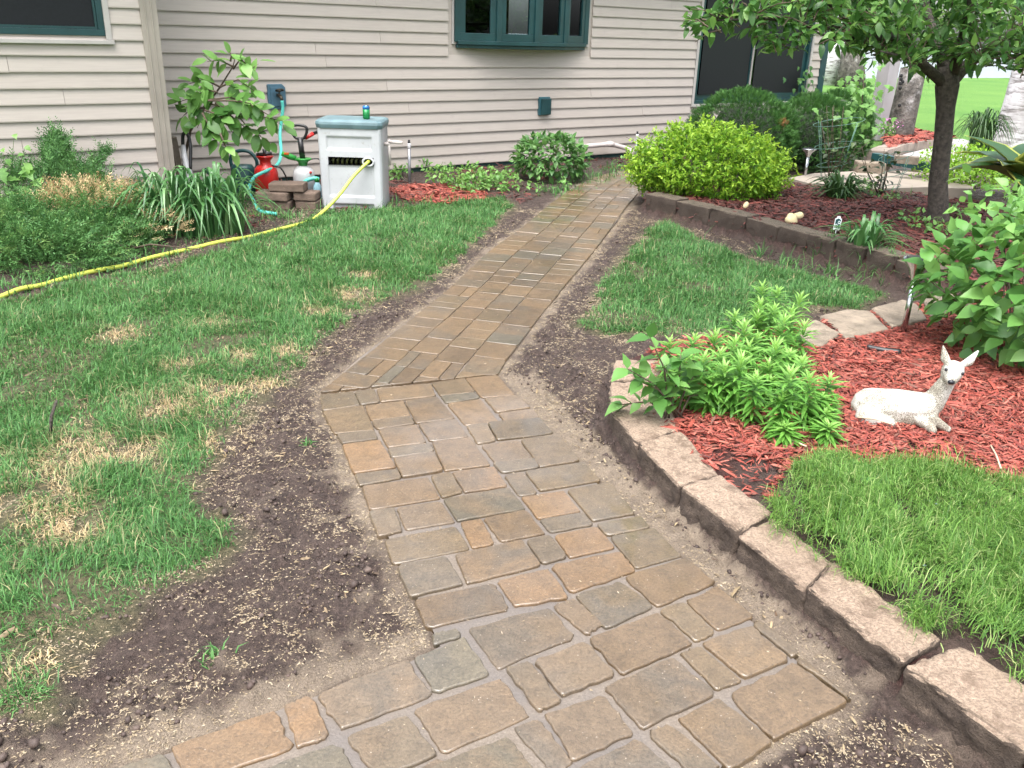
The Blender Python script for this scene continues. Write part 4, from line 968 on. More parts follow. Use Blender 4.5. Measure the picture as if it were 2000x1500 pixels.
# grass seed strewn over the soil
sv = [(-.5, 0, 0), (0, -.16, .03), (0, .16, .03), (.5, 0, .02), (0, 0, .16)]; sf = [(0, 1, 4), (1, 3, 4), (3, 2, 4), (2, 0, 4)]
M['seed'] = chipmat('straw_seed', [(.25, .19, .115), (.35, .28, .185), (.20, .145, .085), (.43, .36, .26)])
bx = [(-3.3, 3.2), (1.0, 9.0)]
n = 580000; x = rng.uniform(-2.6, 2.0, n); y = 1.1 + rng.random(n) ** 1.25 * 7.5
pd = path_d(x, y); lw = np.minimum(sdist(x, y, LAWN), sdist(x, y, LAWN_R)); e = fbm(x, y, 6.5, 4, 51); e2 = fbm(x, y, 22, 2, 53)
den = sstep(.42, .66, e * .6 + e2 * .4) * 1.0 + .14
den = den * np.where(pd < 0, .012, 1) * sstep(-.25, .02, lw + (e - .5) * .5) * (sdist(x, y, BED1) > .06) * (sdist(x, y, BED2) > .05)
den = np.maximum(den, .30 * sstep(.12, .02, pd) * (pd > 0) * (sdist(x, y, BED1) > .1))
for bx_, by_, br in BARE: den = np.maximum(den, .62 * sstep(1.1, .4, np.hypot(x - bx_, y - by_) / br + (e - .5) * 1.2) * (pd > .1))
k = (rng.random(n) < den * .95) & in_view(x, y); x, y, pd = x[k], y[k], pd[k]
z = np.where(pd < 0, .0135, height(x, y) + .002)
o = raw('grass_seed', stamp([(sv, sf, flat_frames(x, y, z, np.clip(rng.gamma(9, .00085, len(x)), .004, .012) * (1 + .06 * np.hypot(x, y)), .15), {'tint': rng.random(len(x))})], 'grass_seed'), M['seed'], None, 'stuff'); tag(o, 'pale grass seed strewn over the bare soil beside the path', 'grass seed')
# bits of dead leaf and straw on soil and lawn
n = 9000; x = rng.uniform(-3.4, 2.4, n); y = 1.2 + rng.random(n) ** 1.2 * 7; k = in_view(x, y) & (path_d(x, y) > .02) & (sdist(x, y, BED1) > .05) & (fbm(x, y, 3, 2, 66) > .47); x, y = x[k], y[k]
M['litter'] = chipmat('plant_litter', [(.10, .06, .035), (.22, .16, .09), (.34, .26, .15), (.07, .045, .03)])
o = raw('plant_litter', stamp([(CHIP2[0], CHIP2[1], flat_frames(x, y, height(x, y) + .008, rng.gamma(2.5, .006, len(x)) + .006, .3), {'tint': rng.random(len(x))})], 'plant_litter'), M['litter'], None, 'stuff'); tag(o, 'crumbs of dead leaf and straw over soil and lawn', 'litter')
# clods of soil
ico = bmesh.new(); bmesh.ops.create_icosphere(ico, subdivisions=1, radius=.5); iv = np.array([v.co[:] for v in ico.verts]) * (1 + rng.normal(0, .16, (len(ico.verts), 1))); iv[:, 2] *= .7; if_ = [tuple(v.index for v in f.verts) for f in ico.faces]; ico.free()
M['clod'] = chipmat('soil_clods', [(.038, .024, .019), (.070, .046, .037), (.052, .034, .028), (.10, .070, .056)])
n = 150000; x = rng.uniform(-2.4, 3.0, n); y = 1.1 + rng.random(n) ** 1.3 * 7.0; pd = path_d(x, y); lw = np.minimum(sdist(x, y, LAWN), sdist(x, y, LAWN_R)); e = fbm(x, y, 5, 3, 71)
den = (pd > .07) * sstep(-.12, .06, lw) * sstep(.38, .62, e) * (sdist(x, y, BED1) > .02) * (sdist(x, y, BED2) > .02)
k = (rng.random(n) < den * .38) & in_view(x, y); x, y = x[k], y[k]
sz = rng.gamma(2.0, .0036, len(x)) + .003
o = raw('soil_clods', stamp([(iv, if_, flat_frames(x, y, height(x, y) + sz * .1, sz, .6), {'tint': rng.random(len(x))})], 'soil_clods', True), M['clod'], None, 'stuff'); tag(o, 'dark crumbs of freshly dug soil beside the path', 'soil')

# ================================================================== PLANTS
M['bark'] = plain('dark_cherry_bark', (.062, .050, .041), .85, .40, 26, bs=.9, bsc=70, bd=.014, dirt=((.15, .135, .11), 34, .60))
M['twig'] = plain('brown_twig', (.085, .060, .040), .8, .25, 30)
M['gstem'] = plain('green_stem', (.09, .16, .045), .6, .2, 30)
M['cherry'] = leafmat('cherry_leaf', (.030, .098, .022), (.098, .225, .050), (.21, .39, .095), .38, .40, .45)
M['bigleaf'] = leafmat('broad_shrub_leaf', (.050, .150, .030), (.115, .270, .060), (.22, .42, .11), .42, .32, .4)
M['sapleaf'] = leafmat('sapling_leaf', (.040, .125, .024), (.125, .270, .058), (.25, .47, .13), .42, .36, .4)
M['hydleaf'] = leafmat('hydrangea_leaf', (.040, .125, .030), (.105, .230, .060), (.16, .31, .09), .45, .3, .4)
M['lily'] = leafmat('lily_leaf', (.070, .205, .030), (.160, .360, .065), (.34, .56, .15), .40, .32, .45)
M['spirea'] = leafmat('golden_spirea_leaf', (.050, .150, .012), (.195, .40, .032), (.38, .56, .06), .5, .36, .3)
M['thuja'] = leafmat('evergreen_spray', (.020, .070, .016), (.070, .175, .036), (.24, .13, .05), .55, .15, .3)
M['juniper'] = leafmat('juniper_spray', (.035, .105, .030), (.110, .245, .070), (.20, .32, .10), .55, .15, .3)
M['deadjun'] = leafmat('dead_juniper_spray', (.46, .34, .18), (.70, .56, .33), (.28, .16, .08), .7, .2, .2)
M['daylily'] = leafmat('daylily_blade', (.026, .095, .028), (.085, .210, .062), (.20, .34, .15), .36, .25, .5)
M['vine'] = leafmat('grapevine_leaf', (.085, .21, .045), (.16, .32, .08), (.25, .42, .12), .45, .34, .4)
M['hosta'] = leafmat('hosta_leaf', (.022, .075, .022), (.040, .110, .030), (.10, .16, .04), .35, .25, .5)
M['hostaedge'] = leafmat('hosta_leaf_margin', (.30, .34, .06), (.42, .44, .10), None, .4, .25, .4)
M['strap'] = leafmat('dark_grass_blade', (.018, .055, .016), (.055, .115, .030), None, .45, .2, .4)
M['darkleaf'] = leafmat('dark_rose_leaf', (.018, .035, .016), (.040, .065, .024), (.10, .16, .05), .4, .25, .4)

def ellip(n, c, r_, shell=.72, zmin=-1.0):
    d = rdir(n, zmin, 1); k = rng.uniform(shell, 1.0, n) ** .6
    lump = 1 + .16 * (fbm(d[:, 0] * 3 + c[0], d[:, 1] * 3 + d[:, 2] * 2.2, 1.3, 2, 3) - .5) * 2
    return np.array(c) + d * np.array(r_) * (k * lump)[:, None], d
def bushleaves(n, c, r_, L, up=.6, out=.8, shell=.6, zmin=-.6, spread=.5, clump=0):
    if clump:
        cc, dd = ellip(max(4, n // clump), c, r_, shell, zmin); i = rng.integers(0, len(cc), n)
        p = cc[i] + rng.normal(0, L * .9, (n, 3)); d = dd[i]
    else: p, d = ellip(n, c, r_, shell, zmin)
    ax = d * out + rng.normal(0, spread, (n, 3)) + np.array([0, 0, .05]); u = d * .7 + np.array([0, 0, up]) + rng.normal(0, .3, (n, 3))
    return frames(p, ax, u, rng.uniform(.65, 1.15, n) * L)
def stems(parent, base, tips, r0, mat, name='stem', n=6, sag=.0):
    mb = MB()
    for tp in tips:
        b0 = np.array(base) + np.append(rng.normal(0, r0 * 3, 2), 0); m_ = (b0 + tp) / 2 + np.append(rng.normal(0, .03, 2), sag)
        mb.tube([b0, m_, tp], [r0, r0 * .75, r0 * .4], n)
    return mb.build(name, mat, parent, True)

# ---- cherry tree
TB = np.append(G(1833, 428, .2)[:2], .14); td = TB[1]
tree = thing('cherry_tree', 'ornamental tree with dark smooth trunk overhanging the right garden bed', 'tree', TB)
fork = D(1850, 168, td)
mb = MB(); tr = [TB + [0, 0, -.1], TB + [0, 0, .05], D(1832, 360, td), D(1842, 270, td), D(1847, 210, td), fork, D(1852, 130, td)]
mb.tube(tr, [.110, .090, .077, .072, .074, .094, .07], 16); mb.build('trunk', M['bark'], tree, True)
limbs = [
 ([fork, D(1800, 125, td - .1), D(1745, 75, td - .2), D(1690, 45, td - .3), D(1630, 15, td - .5), D(1560, -40, td - .7)], .050),
 ([D(1745, 75, td - .2), D(1690, 72, td - .5), D(1640, 78, td - .8), D(1590, 62, td - 1.0)], .03),
 ([fork, D(1840, 110, td + .2), D(1815, 40, td + .4), D(1790, -60, td + .6), D(1770, -200, td + .8)], .06),
 ([fork, D(1885, 130, td + .1), D(1930, 95, td + .2), D(2000, 45, td + .3), D(2110, -30, td + .5)], .06),
 ([D(1860, 150, td), D(1885, 60, td - .3), D(1900, -40, td - .5), D(1920, -160, td - .6)], .05),
 ([D(1690, 45, td - .3), D(1600, 55, td - .9), D(1500, 35, td - 1.1), D(1400, 40, td - 1.2)], .024),
 ([D(1930, 95, td + .2), D(1975, 110, td - .3), D(2040, 115, td - .8)], .026),
 ([D(1800, 125, td - .1), D(1760, 110, td - .6), D(1720, 100, td - 1.0)], .02)]
lb = MB()
for P, r_ in limbs: lb.tube(P, [r_ * (1 - .75 * i / (len(P) - 1)) for i in range(len(P))], 8)
lb.build('branch', M['bark'], tree, True)
lp = []; ld = []; tw = MB()
def below(p):                                         # under the pruned outline of the crown
    v = p - CAM; dd_ = v @ FW; x_ = 1000 + FPX * (v @ RT) / dd_; y_ = 750 - FPX * (v @ UP) / dd_
    return x_ < 1312 or y_ > np.interp(x_, [1320, 1350, 1400, 1450, 1500, 1545, 1590, 1640, 1690, 1740, 1790, 1830, 1880, 1940, 2000], [92, 98, 78, 72, 108, 122, 96, 104, 126, 138, 152, 158, 150, 138, 168]) - 10
def crown_twig(o, d, ln, k):
    d = d / np.linalg.norm(d); e = o + d * ln
    if below(o) or below(e): return
    tw.tube([o, (o + e) / 2 + [0, 0, .02], e], [.006, .004, .002], 4, False)
    for i in range(k):
        f_ = (i + 1) / k; lp.append(o + (e - o) * f_ + rng.normal(0, .012, 3)); ld.append(d * .8 + rng.normal(0, .6, 3) + [0, 0, -.05])
cc = np.array(D(1850, 60, td)); cnt = 0
for P, r_ in limbs:                                   # leafy twigs along every limb
    P = np.array(P)
    for s in range(int(26 * np.linalg.norm(P[-1] - P[0]) + 8)):
        f_ = .22 + .78 * rng.random(); i = f_ * (len(P) - 1); k = int(min(i, len(P) - 2)); o = P[k] + (P[k + 1] - P[k]) * (i - k)
        o = o + rng.normal(0, .10, 3); crown_twig(o, rng.normal(0, 1, 3) + [0, 0, .1], rng.uniform(.14, .32), rng.integers(7, 12))
for s in range(480):                                  # the crown's underside and body
    t_ = rng.uniform(0, 2 * math.pi); q = math.sqrt(rng.random()); a = cc + [2.35 * q * math.cos(t_) - .15, 1.75 * q * math.sin(t_) - .1, 0]
    zb = 1.76 + .34 * q * q * (1 if a[0] < cc[0] else .2) + .26 * (float(fbm(a[0:1], a[1:2], 1.6, 2, 8)[0]) - .5) * 2
    a[2] = zb + rng.exponential(.34)
    crown_twig(a, rng.normal(0, 1, 3) * [1, 1, .5], rng.uniform(.15, .34), rng.integers(7, 12))
for px, py, dy, k in [(1340, 72, -1.3, 3), (1370, 62, -1.3, 3), (1400, 50, -1.2, 4), (1355, 85, -1.3, 2), (1430, 40, -1.2, 4), (1520, 60, -1.1, 4), (1545, 95, -1.1, 4), (1565, 85, -1.1, 3), (1510, 110, -1.1, 2), (1480, 50, -1.1, 4), (1900, 90, -.6, 6), (1925, 110, -.6, 5), (1960, 120, -.6, 5), (1985, 140, -.7, 4), (1880, 125, -.4, 4), (1995, 60, -.6, 5), (1730, 120, -.2, 5), (1710, 100, -.3, 4), (1775, 125, .3, 5), (1800, 140, .2, 4), (1640, 105, -.4, 3), (1760, 95, .1, 5)]:
    for q in range(k): crown_twig(D(px, py, td + dy) + rng.normal(0, .05, 3), rng.normal(0, 1, 3) * [1, .6, .5], rng.uniform(.12, .24), 8)
tw.build('twigs', M['twig'], tree, True, kind='stuff')
lp = np.array(lp); ld = np.array(ld); n = len(lp)
Mx = frames(lp, ld, np.array([0, 0, 1.0]) + rng.normal(0, .45, (n, 3)), rng.uniform(.075, .112, n), None)
yg = np.clip((rng.random(n) < .22) * rng.uniform(.3, 1, n), 0, 1)
_v = Mx[:, :3, 3] - CAM; _d = _v @ FW; _px = 1000 + FPX * (_v @ RT) / _d; _py = 750 - FPX * (_v @ UP) / _d
_edge = np.interp(_px, [1320, 1350, 1400, 1450, 1500, 1545, 1590, 1640, 1690, 1740, 1790, 1830, 1880, 1940, 2000], [92, 98, 78, 72, 108, 122, 96, 104, 126, 138, 152, 158, 150, 138, 168])
_k = (_py < _edge - 14 + rng.normal(0, 7, n)) & (_px > 1312); Mx = Mx[_k]; yg = yg[_k]; lp = lp[_k]     # the crown's lower outline as pruned
split_leaves('leaf', 'crown', T_ELLIP, 'cherry_leaf', M['cherry'], Mx, tree, 300, yg)

# ---- broad-leaved shrub, right edge
c = np.array([2.86, 4.42, .47]); b0 = np.array([2.72, 4.40, .09])
sh = thing('broadleaf_shrub', 'big leafy green shrub at the right edge behind the deer', 'shrub', b0)
n = 1100; Mx = bushleaves(n, c, (.68, .58, .43), .118, .9, .7, .45, -.9, .45)
p = Mx[:, :3, 3]; k = p[:, 2] > .10; Mx = Mx[k]
Mt = bushleaves(260, c + [.0, .05, .33], (.52, .42, .20), .07, .8, .6, .3, -.2, .5, 6)
tips = Mx[rng.integers(0, len(Mx), 26), :3, 3] * [1, 1, .85]; stems(sh, b0, tips, .008, M['twig'], 'branches')
split_leaves('leaf', 'foliage', T_OVATE, 'shrub_leaf', M['bigleaf'], np.concatenate([Mx, Mt]), sh, 300, np.concatenate([(rng.random(len(Mx)) < .15) * .5, rng.uniform(.3, 1, len(Mt))]))

# ---- sapling against the wall (pinnate leaves)
sb = np.append(G(352, 372)[:2], 0); sdist_ = 8.35
sp_ = thing('maple_ash_sapling', 'leafy sapling with drooping leaflets against the siding behind the daylilies', 'sapling', sb)
sp_.name = 'ash_sapling'
mb = MB(); leaves = []; dirs = []; yg = []
def frond(path_px, dep, k, L, young=0.0):
    P = [D(x, y, dep) for x, y in path_px]; mb.tube(P, [.010 * (1 - .8 * i / (len(P) - 1)) for i in range(len(P))], 6)
    P = np.array(P); d = P[-1] - P[0]; d /= np.linalg.norm(d); sd_ = np.cross(d, [0, 1, 0]); sd_ /= np.linalg.norm(sd_)
    for i in range(k):
        f_ = .25 + .75 * i / max(1, k - 1); j = f_ * (len(P) - 1); q = int(min(j, len(P) - 2)); o = P[q] + (P[q + 1] - P[q]) * (j - q)
        for s in ((-1, 1) if i < k - 1 else (0,)):
            v = sd_ * s * .9 + d * (.5 if s else 1) + [0, rng.uniform(-.9, .1), -.35] + rng.normal(0, .2, 3)
            leaves.append(o + rng.normal(0, .015, 3)); dirs.append(v); yg.append(young * rng.uniform(.5, 1) + (rng.random() < .15) * .5)
mb.tube([sb, D(362, 300, 8.35), D(372, 255, 8.35), D(400, 210, 8.35), D(430, 170, 8.35), D(455, 130, 8.35), D(460, 110, 8.35)], [.016, .014, .012, .010, .008, .006, .004], 8)
for q, dep, k, L, yv in [([(455, 135), (470, 115), (490, 135), (505, 125)], 8.3, 4, .1, .5), ([(455, 130), (430, 118), (405, 120)], 8.3, 4, .1, .3), ([(450, 120), (452, 108), (448, 100)], 8.3, 3, .1, .9),
                         ([(430, 170), (400, 155), (365, 165)], 8.3, 5, .1, .2), ([(430, 170), (465, 155), (500, 180)], 8.2, 5, .1, .2), ([(410, 200), (375, 190), (348, 200)], 8.2, 5, .1, .3), ([(410, 195), (450, 190), (490, 205), (525, 225), (550, 245)], 8.1, 7, .1, .2),
                         ([(400, 210), (370, 215), (355, 230)], 8.2, 4, .1, 0), ([(400, 215), (430, 225), (455, 260)], 8.1, 5, .1, 0), ([(395, 220), (410, 250), (430, 280)], 8.1, 5, .1, .1), ([(420, 200), (450, 225), (480, 250), (510, 265)], 8.15, 6, .1, .05),
                         ([(400, 205), (395, 230), (385, 250)], 8.2, 4, .1, 0), ([(440, 160), (460, 175), (480, 200)], 8.2, 5, .1, .1), ([(430, 260), (440, 285), (450, 295)], 8.0, 3, .1, .9), ([(425, 180), (405, 175), (385, 185)], 8.15, 5, .1, .4), ([(415, 190), (430, 205), (425, 235)], 8.2, 5, .1, 0)]:
    frond(q, dep, k, L, yv)
    if k > 5: frond([(x + rng.normal(0, 9), y + rng.normal(0, 9)) for x, y in q], dep + rng.normal(0, .12), k - 1, L, yv * .6)
mb.build('stem', M['twig'], sp_, True)
n = len(leaves); leaf_objs('leaf', T_OVAL + T_OVATE[:1], 'sapling_leaf', M['sapleaf'], frames(np.array(leaves), np.array(dirs), np.array([0, -.5, 1.0]) + rng.normal(0, .3, (n, 3)), rng.uniform(.115, .18, n)), sp_, yg)

# ---- hydrangea by the wall
hb = np.append(G(1075, 352)[:2], 0); hc = hb + [0, .05, .22]
hy = thing('hydrangea', 'rounded shrub with toothed green leaves at the wall beside the path', 'shrub', hb)
Mx = bushleaves(900, hc, (.44, .36, .30), .085, 1.0, .8, .55, -.55, .4); Mx = Mx[Mx[:, 2, 3] > .03]
stems(hy, hb, Mx[rng.integers(0, len(Mx), 18), :3, 3], .005, M['twig'], 'branches')
split_leaves('leaf', 'foliage', T_OVATE, 'hydrangea_leaf', M['hydleaf'], Mx, hy, 300, (rng.random(len(Mx)) < .2) * .6)
# ---- low young shrub in the wall bed
yb = np.append(G(925, 375)[:2], 0)
ys_ = thing('low_shrub', 'small bright green shrub between the red mulch and the wall', 'shrub', yb)
parts = [bushleaves(90, yb + [dx, dy, dz], (.16, .14, .12), .055, 1.0, .7, .3, -.6, .5) for dx, dy, dz in ((0, 0, .08), (-.22, .18, .12), (.22, .06, .09), (-.05, .22, .16), (.12, .2, .12), (-.4, .3, .12), (.36, .22, .08), (-.12, -.12, .05))]
Mx = np.concatenate(parts); stems(ys_, yb, Mx[rng.integers(0, len(Mx), 24), :3, 3], .004, M['gstem'], 'branches')
leaf_stuff('foliage', T_OVATE, M['vine'], Mx, ys_, (rng.random(len(Mx)) < .3) * .7)
# weeds in the bed
wd = [(790, 345, 30), (770, 352, 24), (830, 335, 24), (870, 330, 22), (800, 335, 18), (765, 340, 20), (1010, 322, 20), (1100, 372, 18), (1045, 375, 20), (985, 350, 18), (855, 345, 20), (1215, 326, 14), (590, 398, 10), (500, 418, 10), (440, 452, 10), (310, 445, 16), (400, 440, 8)]
wx = []
for px, py, k in wd:
    g = np.append(G(px, py)[:2], .05); wx.append(bushleaves(k, g, (.10, .10, .09), .06, 1.2, .6, .2, -.3, .5))
o = leaf_stuff('bed_weeds', T_OVATE, M['vine'], np.concatenate(wx), None, None); tag(o, 'low leafy weeds scattered through the wall bed', 'weeds')

# ---- sprig with opposite leaves on the curb
db = np.append(G(1320, 815, .1)[:2], .09)
dg = thing('dogwood_sprig', 'small leafy sprig with broad pale green leaves leaning over the curb blocks', 'plant', db)
mb = MB(); lv = []; dr = []
for tip in ((1225, 720), (1270, 660), (1215, 790), (1330, 690), (1300, 720), (1355, 735), (1250, 745), (1370, 770), (1290, 780)):
    tp = D(tip[0], tip[1], db[1] + rng.uniform(-.12, .08)); P = [db + np.append(rng.normal(0, .03, 2), 0), (db + tp) / 2 + [0, 0, .05], tp]; mb.tube(P, [.005, .004, .002], 6); P = np.array(P); d = P[-1] - P[0]
    sd_ = np.cross(d, rdir(1)[0]); sd_ /= np.linalg.norm(sd_)
    for i in range(5):
        f_ = .35 + .65 * i / 4; j = f_ * 2; q = int(min(j, 1)); o_ = P[q] + (P[q + 1] - P[q]) * (j - q); sd_ = np.cross(d / np.linalg.norm(d), sd_) + rng.normal(0, .2, 3)
        for s in (-1, 1): lv.append(o_); dr.append(sd_ * s + d / np.linalg.norm(d) * .6 + [0, 0, -.1])
mb.build('stem', M['twig'], dg, True); n = len(lv)
leaf_objs('leaf', T_OVATE, 'dogwood_leaf', M['bigleaf'], frames(np.array(lv), np.array(dr), np.array([0, 0, 1.0]) + rng.normal(0, .25, (n, 3)), rng.uniform(.065, .105, n)), dg, (rng.random(n) < .4) * .5)

# ---- lilies: leafy stems with rosette tops
def lily_mesh(h, seed):
    rs = np.random.default_rng(seed); mb = MB(); mb.tube([(0, 0, 0), (.01, 0, h * .5), (0, 0, h)], [.005, .004, .003], 6)
    n = 84; f_ = np.linspace(.10, 1, n); a = np.arange(n) * 2.399 + rs.normal(0, .15, n)
    el_ = np.radians(np.interp(f_, [0, .6, .9, 1], [-18, 8, 42, 78]) + rs.normal(0, 7, n))
    d = np.stack([np.cos(a) * np.cos(el_), np.sin(a) * np.cos(el_), np.sin(el_)], 1); L = np.interp(f_, [0, .5, .85, 1], [.075, .095, .085, .045]) * rs.uniform(.85, 1.1, n)
    Mx = frames(np.stack([0 * f_, 0 * f_, f_ * h], 1), d, np.array([0, 0, 1.0]) + d * .1, L, L * 1.05)
    parts = [(T_LANCE[i][0], T_LANCE[i][1], Mx[i::3], {'tint': rs.random(len(Mx[i::3])), 'young': np.clip((f_[i::3] - .8) * 4, 0, .8)}) for i in range(3)]
    st = stamp(parts, 'lily_stem', True); st.materials.append(M['lily'])
    return st
LM = [lily_mesh(h, 70 + i) for i, h in enumerate((.24, .29, .20, .26, .32, .12))]
lb0 = np.append(G(1490, 800, .1)[:2], .09); lb1 = np.append(G(1510, 655, .1)[:2], .09)
lil = [thing('lily_clump', 'near clump of bright green leafy lily stems beside the deer', 'lily clump', lb0, 'lily clumps in the mulch bed'), thing('lily_clump', 'farther, smaller clump of lily stems in front of the flat capstones', 'lily clump', lb1, 'lily clumps in the mulch bed')]
heads_b = [(725, 400), (800, 415), (905, 460), (715, 480), (590, 530), (830, 560), (870, 520), (700, 545), (930, 590), (780, 500), (640, 590)]
heads_f = [(270, 665), (395, 650), (490, 640), (590, 670), (700, 640), (660, 690), (440, 740), (620, 760), (750, 770), (860, 720), (580, 870), (690, 840), (820, 930), (950, 840), (900, 890), (480, 850), (920, 760), (540, 800), (760, 850), (1000, 930), (1055, 850), (350, 740), (790, 690), (860, 820), (520, 720)]
heads_l = [(1030, 1020), (1055, 1075), (820, 1085)]
def put_lily(zx, zy, z, who, mi):
    p = G(1200 + zx / 2.5, 400 + zy / 2.5, z); h = (.24, .29, .20, .26, .32, .12)[mi]; k = (z - .085) / h
    o = bpy.data.objects.new('lily_stem', LM[mi]); COL.objects.link(o); o.parent = lil[who]; o.color = (0, 0, 0, 1)
    lx, ly = rng.normal(0, .06, 2); L = np.array(lil[who].location)
    o.matrix_basis = Matrix.Translation((p + [-lx * .25, -ly * .25, .085 - p[2]] - L).tolist()) @ Matrix.Rotation(ly, 4, 'X').inverted() @ Matrix.Rotation(lx, 4, 'Y') @ Matrix.Rotation(rng.uniform(0, 6.28), 4, 'Z') @ Matrix.Diagonal((1, 1, k, 1))
for i, (a, b_) in enumerate(heads_b): put_lily(a, b_, rng.uniform(.30, .38), 1, i % 5)
for i, (a, b_) in enumerate(heads_f): put_lily(a, b_, rng.uniform(.27, .36) - .08 * (b_ > 840), 0, i % 5)
for i, (a, b_) in enumerate(heads_l): put_lily(a, b_, .16, 0, 5)

# ---- golden spirea
gb = np.append(G(1398, 396, .15)[:2], .14); gc = gb + [.02, .55, .22]
gd = thing('golden_spirea', 'wide mounded yellow-green shrub beside the top of the path', 'shrub', gb + [0, .55, 0])
cl, dd = ellip(1900, gc, (.78, .62, .43), .5, -.75); cl = cl[cl[:, 2] > .15]; 
lp = []; ld = []; yy = []
mb = MB()
for i, q in enumerate(cl):
    d = (q - gc) / np.linalg.norm(q - gc) + [0, 0, .55] + rng.normal(0, .25, 3); d /= np.linalg.norm(d); L = rng.uniform(.07, .15)
    if i % 9 == 0: mb.tube([q - d * .12, q + d * L], [.003, .0015], 4, False)
    for j in range(12):
        f_ = j / 11; lp.append(q + d * L * (f_ - .25) + rng.normal(0, .008, 3)); ld.append(d * .45 + rdir(1)[0] * .9 + [0, 0, .15]); yy.append(max(0, f_ - .45) * 1.2 * (q[2] > gc[2] - .15) + .08 * rng.random())
mb.build('branches', M['twig'], gd, kind='stuff')
n = len(lp); leaf_stuff('foliage', T_SMALL, M['spirea'], frames(np.array(lp), np.array(ld), np.array([0, 0, 1.0]) + rng.normal(0, .5, (n, 3)), rng.uniform(.030, .056, n)), gd, np.clip(yy, 0, 1))

# ---- clipped evergreen globes
def spray_t(k=7, w_=.16, curve=.15):
    vs = []; fs = []
    for i in range(k):
        f_ = i / (k - 1); s = (-1) ** i; y0 = f_ * .62; L = .42 * (1 - .4 * f_); x1 = s * L * .62 if i < k - 1 else 0; y1 = y0 + L * .8
        b = len(vs); vs += [(-.025, y0, -curve * y0 * y0), (.025, y0, -curve * y0 * y0), (x1 + .05, y1 - .04, -curve * y1 * y1 + .02), (x1 - .05, y1, -curve * y1 * y1)]; fs.append((b, b + 1, b + 2, b + 3))
    return vs, fs
T_SPRAY = [spray_t(7, curve=c_) for c_ in (.05, .25)]
def globe(label, base, c, r_, n, brown=None):
    gl = thing('evergreen_globe', label, 'evergreen shrub', base, 'rounded evergreens at the house corner')
    p, d = ellip(n, c, r_, .80, -.7); k = p[:, 2] > .05; p, d = p[k], d[k]; n = len(p)
    ax = d * 1.0 + np.array([0, 0, .45]) + rng.normal(0, .32, (n, 3)); yv = np.zeros(n)
    if brown is not None: yv = (np.linalg.norm(p - brown, axis=1) < .07) * 1.0
    leaf_stuff('foliage', T_SPRAY, M['thuja'], frames(p, ax, rdir(n), rng.uniform(.05, .085, n)), gl, yv)
    MB().tube([np.array(base) - [0, 0, .05], np.array(c)], [.05, .03], 8).build('trunk', M['bark'], gl, True)
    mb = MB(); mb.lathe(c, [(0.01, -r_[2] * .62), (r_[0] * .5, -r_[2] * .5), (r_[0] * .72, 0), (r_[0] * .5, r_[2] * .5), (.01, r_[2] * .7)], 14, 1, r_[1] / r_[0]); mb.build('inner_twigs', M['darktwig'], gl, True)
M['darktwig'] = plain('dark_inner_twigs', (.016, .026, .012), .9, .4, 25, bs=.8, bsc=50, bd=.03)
e1 = D(1452, 262, 11.6); e2 = D(1588, 275, 11.9); e3 = D(1638, 258, 12.9); e4 = D(1512, 290, 11.2)
globe('large rounded evergreen under the wide window with a brown spot', (e1[0], e1[1], 0), e1, (.66, .56, .54), 8500, e1 + np.array([.37, -.35, .18]))
globe('rounded evergreen in the middle, behind the far solar light', (e2[0], e2[1], 0), e2, (.60, .5, .58), 7500)
globe('rightmost rounded evergreen at the house corner by the porch post', (e3[0], e3[1], 0), e3, (.47, .5, .58), 7000)

# ---- juniper with dead patch
def frond_t(seed, k=10):
    rs = np.random.default_rng(seed); vs = []; fs = []
    for i in range(k):
        f_ = i / (k - 1); s = (-1) ** i; y0 = f_ * .8; L = (.34 - .22 * f_) * rs.uniform(.8, 1.2); a = rs.uniform(.5, .9); x1 = s * L * math.sin(a) if i < k - 1 else 0; y1 = y0 + L * math.cos(a); z = rs.uniform(-.08, .10)
        b = len(vs); w_ = .028; vs += [(-w_ * .5, y0, 0), (w_ * .5, y0 + .03, 0), (x1 * .6 + w_, y0 + (y1 - y0) * .6, z * .6), (x1, y1, z), (x1 * .6 - w_, y0 + (y1 - y0) * .6 + .02, z * .6)]; fs += [(b, b + 1, b + 2, b + 4), (b + 4, b + 2, b + 3)]
    return vs, fs
T_FROND = [frond_t(i) for i in range(4)]
jb = np.append(G(180, 500)[:2], 0)
ju = thing('juniper', 'sprawling green juniper with a straw-brown dead patch below the left window', 'shrub', jb)
def jun(n, c, r_, L, upk=.35, lo=-.3, spread=.35):
    p, d = ellip(n, c, r_, .55, lo); p[:, 2] = np.maximum(p[:, 2], .04)
    ax = d * [1, 1, .4] + [.25, -.35, upk] + rng.normal(0, spread, (n, 3)); return frames(p, ax, np.array([0, 0, 1.0]) + rng.normal(0, .5, (n, 3)), rng.uniform(.7, 1.2, n) * L)
j1 = G(120, 470); j2 = G(230, 468); j3 = G(30, 490)
Mg = np.concatenate([jun(1900, (j1[0], j1[1] - .02, .10), (.72, .60, .25), .17, .25, -.9), jun(1300, (j2[0] - .06, j2[1] + .12, .12), (.46, .46, .24), .16, .25, -.9), jun(1400, (j3[0] - .1, j3[1] - .1, .10), (.65, .5, .26), .17, .25, -.9), jun(600, (G(175, 492)[0], G(175, 492)[1], .08), (.42, .32, .20), .16, .25, -.9), jun(800, (G(80, 520)[0], G(80, 520)[1], .07), (.55, .32, .2), .16, .25, -.9)])
leaf_stuff('foliage', T_FROND, M['juniper'], Mg, ju, (rng.random(len(Mg)) < .12) * .8)
jd = D(180, 385, 6.9)
